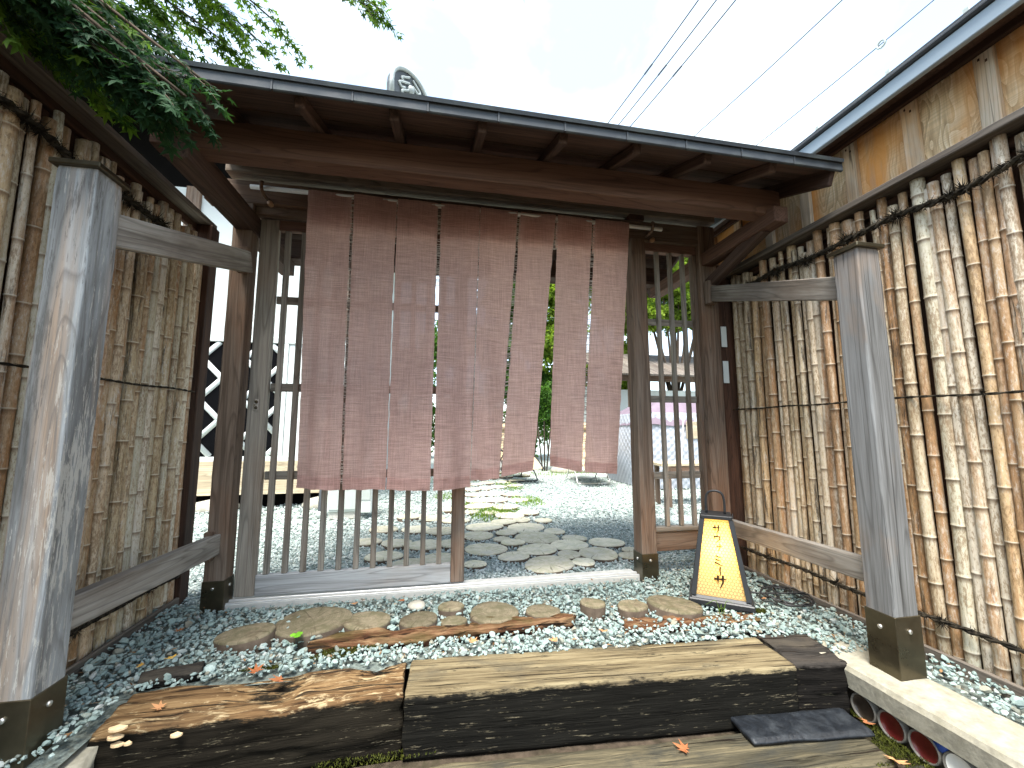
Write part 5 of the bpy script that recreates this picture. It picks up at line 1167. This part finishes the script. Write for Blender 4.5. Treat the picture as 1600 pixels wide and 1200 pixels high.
blades('step_moss', [(*mz(x, y, -0.2), a, b_) for x, y, a, b_ in ((1350, 1115, 0.05, 0.05), (1375, 1140, 0.06, 0.06), (1390, 1165, 0.06, 0.05), (1330, 1180, 0.10, 0.04), (1430, 1185, 0.08, 0.05), (600, 1180, 0.25, 0.03), (1360, 1175, 0.08, 0.06), (1300, 1190, 0.1, 0.04))], 700, 0.008, 'moss', 'olive green moss patches on the lower step', 'moss', -0.205, 0.003)
blades('log_moss', [(*mz(x, y, 0.0), a, b_) for x, y, a, b_ in ((545, 1015, 0.12, 0.03), (520, 1025, 0.10, 0.03), (580, 1010, 0.08, 0.02), (410, 1045, 0.09, 0.015), (1190, 955, 0.04, 0.03))], 600, 0.009, 'moss', 'dark moss along the rotten log', 'moss', 0.0, 0.003)

# ================================================================== OVERHEAD WIRES
W_ = [((949, 194), (1090, 0)), ((966, 196), (1118, 0)), ((984, 199), (1148, 0)), ((1085, 213), (1314, 0)), ((1184, 226), (1457, 0))]
WL = ['leftmost thin overhead wire above the gate roof', 'second overhead wire from the left above the roof', 'third overhead wire from the left above the roof', 'fourth overhead wire from the left, standing apart', 'rightmost overhead wire with a small ring insulator']
for i, (a, b_) in enumerate(W_):
    p, q = onZ(*a, 9.0), onZ(*b_, 9.0); d = q - p
    wr = thing('overhead_wire', (p + q) / 2, WL[i], 'wire', 'overhead wires'); e0, e1 = p - d * 1.2, q + d * 1.5
    P = [e0.lerp(e1, t) + Vector((0, 0, -0.35 * 4 * (t * (1 - t)) + 0.35 * 0.9)) for t in np.linspace(0, 1, 25)]
    tube('cable', P, 0.012 if i < 3 else 0.0105, 'wire', wr, 6)
    if i < 3:
        s0 = P[11]; s1 = P[12]; tube('splice', [s0, s0.lerp(s1, 0.55)], 0.019, 'wire', wr, 6)
    if i == 4:
        c = onZ(1378, 66, 9.0); c = min((e0.lerp(e1, t) + Vector((0, 0, -0.35 * 4 * (t * (1 - t)) + 0.315)) for t in np.linspace(0, 1, 600)), key=lambda v: (v - c).length); V = []; F = []
        ex = d.normalized(); ez = Vector((0, 0, 1)); nA, nB = 16, 8
        for a_ in range(nA):
            for b2 in range(nB):
                al, be = 2 * math.pi * a_ / nA, 2 * math.pi * b2 / nB; rr_ = 0.075 + 0.022 * math.cos(be); V.append(c + ex * rr_ * math.cos(al) + ez * rr_ * math.sin(al) + ex.cross(ez) * 0.022 * math.sin(be))
        for a_ in range(nA):
            for b2 in range(nB): F.append((a_ * nB + b2, ((a_ + 1) % nA) * nB + b2, ((a_ + 1) % nA) * nB + (b2 + 1) % nB, a_ * nB + (b2 + 1) % nB))
        obj('ring_insulator', mesh('ring_insulator', V, F, True), 'box_grey', wr)

# ================================================================== MAPLE
def maple_leaf():
    tips = [(-152, 0.40), (-104, 0.72), (-52, 0.93), (0, 1.0), (52, 0.93), (104, 0.72), (152, 0.40)]; V = [(0, 0, 0)]; F = []
    out = [(0.02, -0.03)]
    for i, (a, r_) in enumerate(tips):
        an = R(a); 
        for da, k_ in ((-13, 0.55), (0, 1.0), (13, 0.55)): out.append((math.sin(R(a + da)) * r_ * k_, math.cos(R(a + da)) * r_ * k_))
        if i < 6: am = R((a + tips[i + 1][0]) / 2); out.append((math.sin(am) * 0.34, math.cos(am) * 0.34))
    for x, y in out: V.append((x, y, -0.22 * (x * x + y * y) + 0.05 * math.sin(x * 9)))
    for i in range(1, len(V) - 1): F.append((0, i, i + 1))
    F.append((0, len(V) - 1, 1)); return np.array(V), np.array(F)
LV, LF = maple_leaf()
tr = thing('maple_tree', (-2.9, 1.0, 0), 'green maple whose leafy branches hang over the gate roof at upper left', 'tree')
root = Vector((-2.9, 1.0, 2.4))
tubes = [tube_geo(arc([(-2.9, 1.0, -0.1), (-2.95, 1.02, 1.0), (-2.88, 1.0, 2.0), root, (-2.7, 1.05, 3.4), (-2.5, 1.1, 4.2)], 5), [0.13 - 0.0032 * i for i in range(26)], 10)]
LP_ = {'maple': [], 'maple_dark': []}
def frond(p, d, length, mat, leafsize, dens):
    """a hanging twig with leaf pairs; appends leaves"""
    d = d.normalized(); pts_ = []; q = Vector(p); k = max(3, int(length / 0.022)); side = d.cross(Vector((0, 0, 1))).normalized()
    for i in range(k):
        d = (d + Vector((0, 0, -0.035)) + Vector((random.gauss(0, .03), random.gauss(0, .03), random.gauss(0, .03)))).normalized(); q = q + d * (length / k); pts_.append(q.copy())
        for s_ in (-1, 1):
            if random.random() < dens:
                dirn = (d * 0.7 + side * s_ * random.uniform(0.5, 1.1) + Vector((0, 0, random.uniform(-0.9, 0.0)))).normalized()
                nrm = (Vector((0, 0, 1)) + Vector((random.gauss(0, .5), random.gauss(-0.35, .5), 0))).normalized(); nrm = (nrm - dirn * nrm.dot(dirn)).normalized()
                LP_[mat].append((q + dirn * 0.025, dirn, nrm, leafsize * random.uniform(0.65, 1.2), random.random()))
    return [Vector(p)] + pts_
def spray(start, end, nt_, tl, mat, ls, dens, spread=0.6):
    """a limb from start to end with hanging fronds along it"""
    s, e = Vector(start), Vector(end); mid = s.lerp(e, 0.5) + Vector((0, 0, 0.10)); path_ = arc([s, mid, e], 10); n = len(path_)
    tubes.append(tube_geo(path_, [0.010 * (1 - 0.75 * i / n) + 0.0015 for i in range(n)], 6))
    main = (e - s).normalized(); side = main.cross(Vector((0, 0, 1))).normalized()
    for i in range(nt_):
        t = random.uniform(0.12, 1.0) ** 0.9; p = path_[min(n - 1, int(t * n))]; d = main * random.uniform(0.4, 1.0) + side * random.uniform(-1, 1) * spread + Vector((0, 0, random.uniform(-0.35, 0.12)))
        fr_ = frond(p, d, tl * random.uniform(0.5, 1.15), mat, ls, dens)
        tubes.append(tube_geo(fr_, [0.0022 - 0.0015 * j / len(fr_) for j in range(len(fr_))], 4, False))
J1 = Vector((-2.55, 1.15, 3.1)); J2 = Vector((-2.45, 1.2, 3.6)); J3 = Vector((-2.6, 0.95, 2.75))
for J in (J1, J2, J3): tubes.append(tube_geo(arc([root - Vector((0, 0, 0.2)), root.lerp(J, 0.5) + Vector((0, 0, 0.08)), J], 6), [0.045 - 0.002 * i for i in range(13)], 8))
def B(px, py, Y): return onY(px, py, Y)
# (limb start, limb end, fronds, frond length, leaf material, leaf size, leaf density)
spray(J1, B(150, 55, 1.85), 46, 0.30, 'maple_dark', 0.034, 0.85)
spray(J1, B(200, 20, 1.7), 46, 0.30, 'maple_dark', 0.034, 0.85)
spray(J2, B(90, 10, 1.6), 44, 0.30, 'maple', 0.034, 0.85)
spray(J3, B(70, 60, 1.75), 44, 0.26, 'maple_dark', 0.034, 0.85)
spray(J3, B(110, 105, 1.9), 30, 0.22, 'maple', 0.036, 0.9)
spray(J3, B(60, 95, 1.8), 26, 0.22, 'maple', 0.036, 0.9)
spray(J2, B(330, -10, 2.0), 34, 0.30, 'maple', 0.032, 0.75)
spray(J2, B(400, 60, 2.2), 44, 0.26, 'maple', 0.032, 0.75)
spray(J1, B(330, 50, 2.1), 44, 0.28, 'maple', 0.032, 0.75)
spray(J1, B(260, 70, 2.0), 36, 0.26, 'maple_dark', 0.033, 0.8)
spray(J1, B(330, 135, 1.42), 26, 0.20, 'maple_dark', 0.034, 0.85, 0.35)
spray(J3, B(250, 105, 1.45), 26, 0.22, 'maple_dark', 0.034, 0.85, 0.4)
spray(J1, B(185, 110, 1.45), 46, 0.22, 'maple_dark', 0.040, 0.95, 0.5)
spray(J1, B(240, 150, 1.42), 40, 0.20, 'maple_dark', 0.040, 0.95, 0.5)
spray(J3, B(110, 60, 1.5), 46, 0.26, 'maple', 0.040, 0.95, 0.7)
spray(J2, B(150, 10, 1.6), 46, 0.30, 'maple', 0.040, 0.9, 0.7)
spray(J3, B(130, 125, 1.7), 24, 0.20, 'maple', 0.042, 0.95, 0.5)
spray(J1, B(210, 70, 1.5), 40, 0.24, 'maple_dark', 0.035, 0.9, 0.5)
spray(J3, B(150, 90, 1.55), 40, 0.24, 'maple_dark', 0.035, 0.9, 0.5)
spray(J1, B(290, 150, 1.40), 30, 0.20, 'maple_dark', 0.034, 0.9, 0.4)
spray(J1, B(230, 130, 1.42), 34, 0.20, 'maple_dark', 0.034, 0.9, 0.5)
spray(J2, B(240, 0, 1.8), 40, 0.30, 'maple', 0.033, 0.85)
spray(J2, B(425, 30, 2.2), 30, 0.24, 'maple', 0.032, 0.8)
spray(B(380, -90, 2.2), B(600, 20, 2.0), 14, 0.20, 'maple', 0.032, 0.85, 0.3)
spray(B(380, -90, 2.2), B(575, 12, 2.0), 16, 0.22, 'maple', 0.032, 0.8, 0.35)
spray(B(380, -90, 2.2), B(535, -10, 2.0), 10, 0.20, 'maple', 0.032, 0.8, 0.3)
tubes.append(tube_geo(arc([J2, J2.lerp(B(380, -90, 2.2), 0.5) + Vector((0, 0, 0.15)), B(380, -90, 2.2), B(520, -60, 2.1)], 8), [0.016 - 0.0005 * i for i in range(25)], 6))
spray(B(520, -60, 2.1), B(650, -30, 1.9), 5, 0.16, 'maple', 0.032, 0.8, 0.3)
spray(B(520, -60, 2.1), B(805, -28, 1.9), 7, 0.15, 'maple', 0.032, 0.8, 0.3)
obj('trunk', mesh('trunk', *merge(tubes), True), 'bark', tr)
for mat_ in LP_:
    Q = LP_[mat_]; n = len(Q); Vv = np.zeros((n, len(LV), 3)); T = []
    for i, (p, d, nr, s_, tn) in enumerate(Q):
        x = d.cross(nr); Mx = np.array([x[:], d[:], nr[:]]).T; Vv[i] = (LV * s_) @ Mx.T + np.array(p[:])
        T += [tn] * len(LV)
    me = big_mesh('crown', Vv.reshape(-1, 3), (LF[None] + (np.arange(n) * len(LV))[:, None, None]).reshape(-1, 3)); tint(me, T); obj('crown', me, mat_, tr)

# ================================================================== FALLEN LEAVES AND SMALL THINGS
def fallen(px, py, z, s_, yaw, mat, label, group=None, curl=0.25):
    c = onZ(px, py, z); V = LV.copy(); V[:, 2] = curl * (V[:, 0] ** 2 + 0.4 * V[:, 1] ** 2) + 0.06 * np.sin(V[:, 0] * 7); me = mesh('fallen_leaf', V * s_, [tuple(f) for f in LF]); tint(me, [random.random()] * len(V))
    o = obj('fallen_leaf', me, mat, None, Matrix.Translation(c) @ Matrix.Rotation(yaw, 4, 'Z') @ Matrix.Rotation(random.uniform(-.3, .3), 4, 'X')); tag(o, label, 'fallen leaf', group)
FLG = 'dry maple leaves fallen on the ground'
FLs = [(400, 1048, 0.02, 0.042, 0.4, 'dry_leaf', 'orange brown maple leaf at the gravel edge above the crumbling sleeper'), (437, 1062, 0.015, 0.045, 2.0, 'dry_leaf', 'curled orange maple leaf on the crumbling sleeper'),
       (270, 1027, 0.025, 0.035, 1.0, 'yellow_leaf', 'yellow maple leaf on the gravel beside the left fence'), (222, 1038, 0.025, 0.024, 2.5, 'yellow_leaf', 'small yellow leaf near the left fence foot'),
       (740, 1002, 0.04, 0.038, 0.3, 'dry_leaf', 'pinkish dry maple leaf beside the rotten log'), (942, 985, 0.02, 0.036, 2.6, 'dry_leaf', 'reddish dry maple leaf on gravel behind the pale sleeper'),
       (868, 1000, 0.02, 0.036, 1.2, 'dry_leaf', 'brown leaf scrap on gravel behind the pale sleeper'), (1070, 1170, -0.185, 0.045, 0.9, 'dry_leaf', 'pale dry maple leaf on the lower step'),
       (1355, 1128, -0.19, 0.04, 1.9, 'dry_leaf', 'tan maple leaf on moss beside the slate slab'), (1400, 1188, -0.19, 0.05, 2.4, 'dry_leaf', 'large tan maple leaf on moss at the bottom right'),
       (280, 985, 0.02, 0.03, 0.2, 'dry_leaf', 'red brown leaf on gravel near the left lower rail'), (345, 930, 0.02, 0.03, 1.2, 'yellow_leaf', 'yellowish leaf beside the left gate post shoe'),
       (555, 943, 0.02, 0.035, 0.6, 'dry_leaf', 'red brown leaf on gravel below the sliding door'), (630, 938, 0.02, 0.03, 1.8, 'dry_leaf', 'small red leaf below the right end of the sliding door'),
       (1060, 968, 0.03, 0.028, 0.9, 'dry_leaf', 'tan leaf in front of the large slice by the lantern'), (1195, 935, 0.02, 0.03, 0.5, 'dry_leaf', 'brown leaf among the coiled cable'), (250, 1105, 0.0, 0.035, 1.4, 'dry_leaf', 'rusty leaf between gravel and crumbling sleeper')]
for i, a in enumerate(FLs): fallen(*a[:6], a[6], FLG)
V, F, T = [], [], []
for x, y in scatter(320, -1.5, 2.2, 1.3, 2.68, front_ok):
    l, w_2, a = random.uniform(0.006, 0.022), random.uniform(0.002, 0.006), random.uniform(0, 6.28); z = random.uniform(0.005, 0.022); dx_, dy_ = math.cos(a), math.sin(a); o_ = len(V)
    V += [(x - dx_ * l, y - dy_ * l, z), (x + dy_ * w_2, y - dx_ * w_2, z + 0.004), (x + dx_ * l, y + dy_ * l, z + random.uniform(-0.004, 0.008)), (x - dy_ * w_2, y + dx_ * w_2, z + 0.003)]; F.append((o_, o_ + 1, o_ + 2, o_ + 3)); T += [random.random()] * 4
me = mesh('leaf_litter', V, F); tint(me, T); tag(obj('leaf_litter', me, leafmat('brown leaf litter', (0.07, 0.035, 0.015), (0.26, 0.15, 0.07), 0.1)), 'brown leaf and wood crumbs scattered over the forecourt gravel', 'litter', kind='stuff')
c = onZ(463, 998, 0.03); cl = thing('clover', c, 'bright green clover sprouting from the gravel', 'plant')
for i in range(4):
    a = i * 1.57 + 0.4; V = [(0, 0, 0), (-0.016, 0.014, 0.004), (-0.012, 0.028, 0.004), (0, 0.024, 0.0), (0.012, 0.028, 0.004), (0.016, 0.014, 0.004)]
    me = mesh('leaflet', V, [(0, 1, 2, 3), (0, 3, 4, 5)]); tint(me, [random.random()] * 6); obj('leaflet', me, 'clover', cl, Matrix.Translation(c + Vector((0, 0, 0.02))) @ Matrix.Rotation(a, 4, 'Z') @ Matrix.Rotation(-0.2, 4, 'X'))
tube('stalk', [c - Vector((0, 0, 0.03)), c + Vector((0, 0, 0.02))], 0.0015, 'pvc', cl, 5)
def shelf(px, py, Y, r_, label):
    c = onY(px, py, Y); V = [(0, 0.004, 0)]; n = 12
    for k_, z in ((1.0, 0.0), (0.97, 0.006)):
        for i in range(n + 1): a = math.pi * i / n; V.append((r_ * k_ * math.cos(a), -r_ * 0.7 * k_ * math.sin(a), z))
    V.append((0, 0.004, 0.010)); F = []
    for i in range(n): F += [(0, 1 + i, 2 + i), (1 + i, 2 + i, 2 + i + n + 1, 1 + i + n + 1), (2 * n + 3, 2 + n + i, 3 + n + i)]
    o = obj('shelf_fungus', fixn(mesh('shelf_fungus', V, F)), 'fungus', None, Matrix.Translation(c)); tag(o, label, 'fungus', 'shelf fungi on the crumbling sleeper')
shelf(185, 1138, 1.695, 0.028, 'topmost ochre shelf fungus on the left end of the crumbling sleeper'); shelf(181, 1152, 1.695, 0.024, 'middle ochre shelf fungus in the stack on the crumbling sleeper')
shelf(184, 1164, 1.695, 0.020, 'lowest ochre shelf fungus in the stack on the crumbling sleeper'); shelf(200, 1163, 1.695, 0.012, 'tiny shelf fungus right of the stacked ones'); shelf(276, 1149, 1.70, 0.019, 'lone pale shelf fungus on the crumbling sleeper face')
gp = []
p = onZ(1125, 955, 0.02); gb = thing('grass_tuft', p, 'few pale green grass blades in front of the lantern', 'plant')
for i, (dx_, hh_) in enumerate(((-0.10, 0.10), (-0.02, 0.07), (0.05, 0.09), (-0.06, 0.05))):
    b0 = p + Vector((0.01 * i, 0, -0.02)); P = arc([b0, b0 + Vector((dx_ * 0.3, -0.01, hh_ * 0.8)), b0 + Vector((dx_, -0.02, hh_ * 0.7))], 5); me = mesh('blade', *tube_geo(P, [0.0022 * (1 - j / 11) + 0.0004 for j in range(11)], 4)); tint(me, [0.6] * len(me.vertices)); obj('blade', me, 'grass', gb)
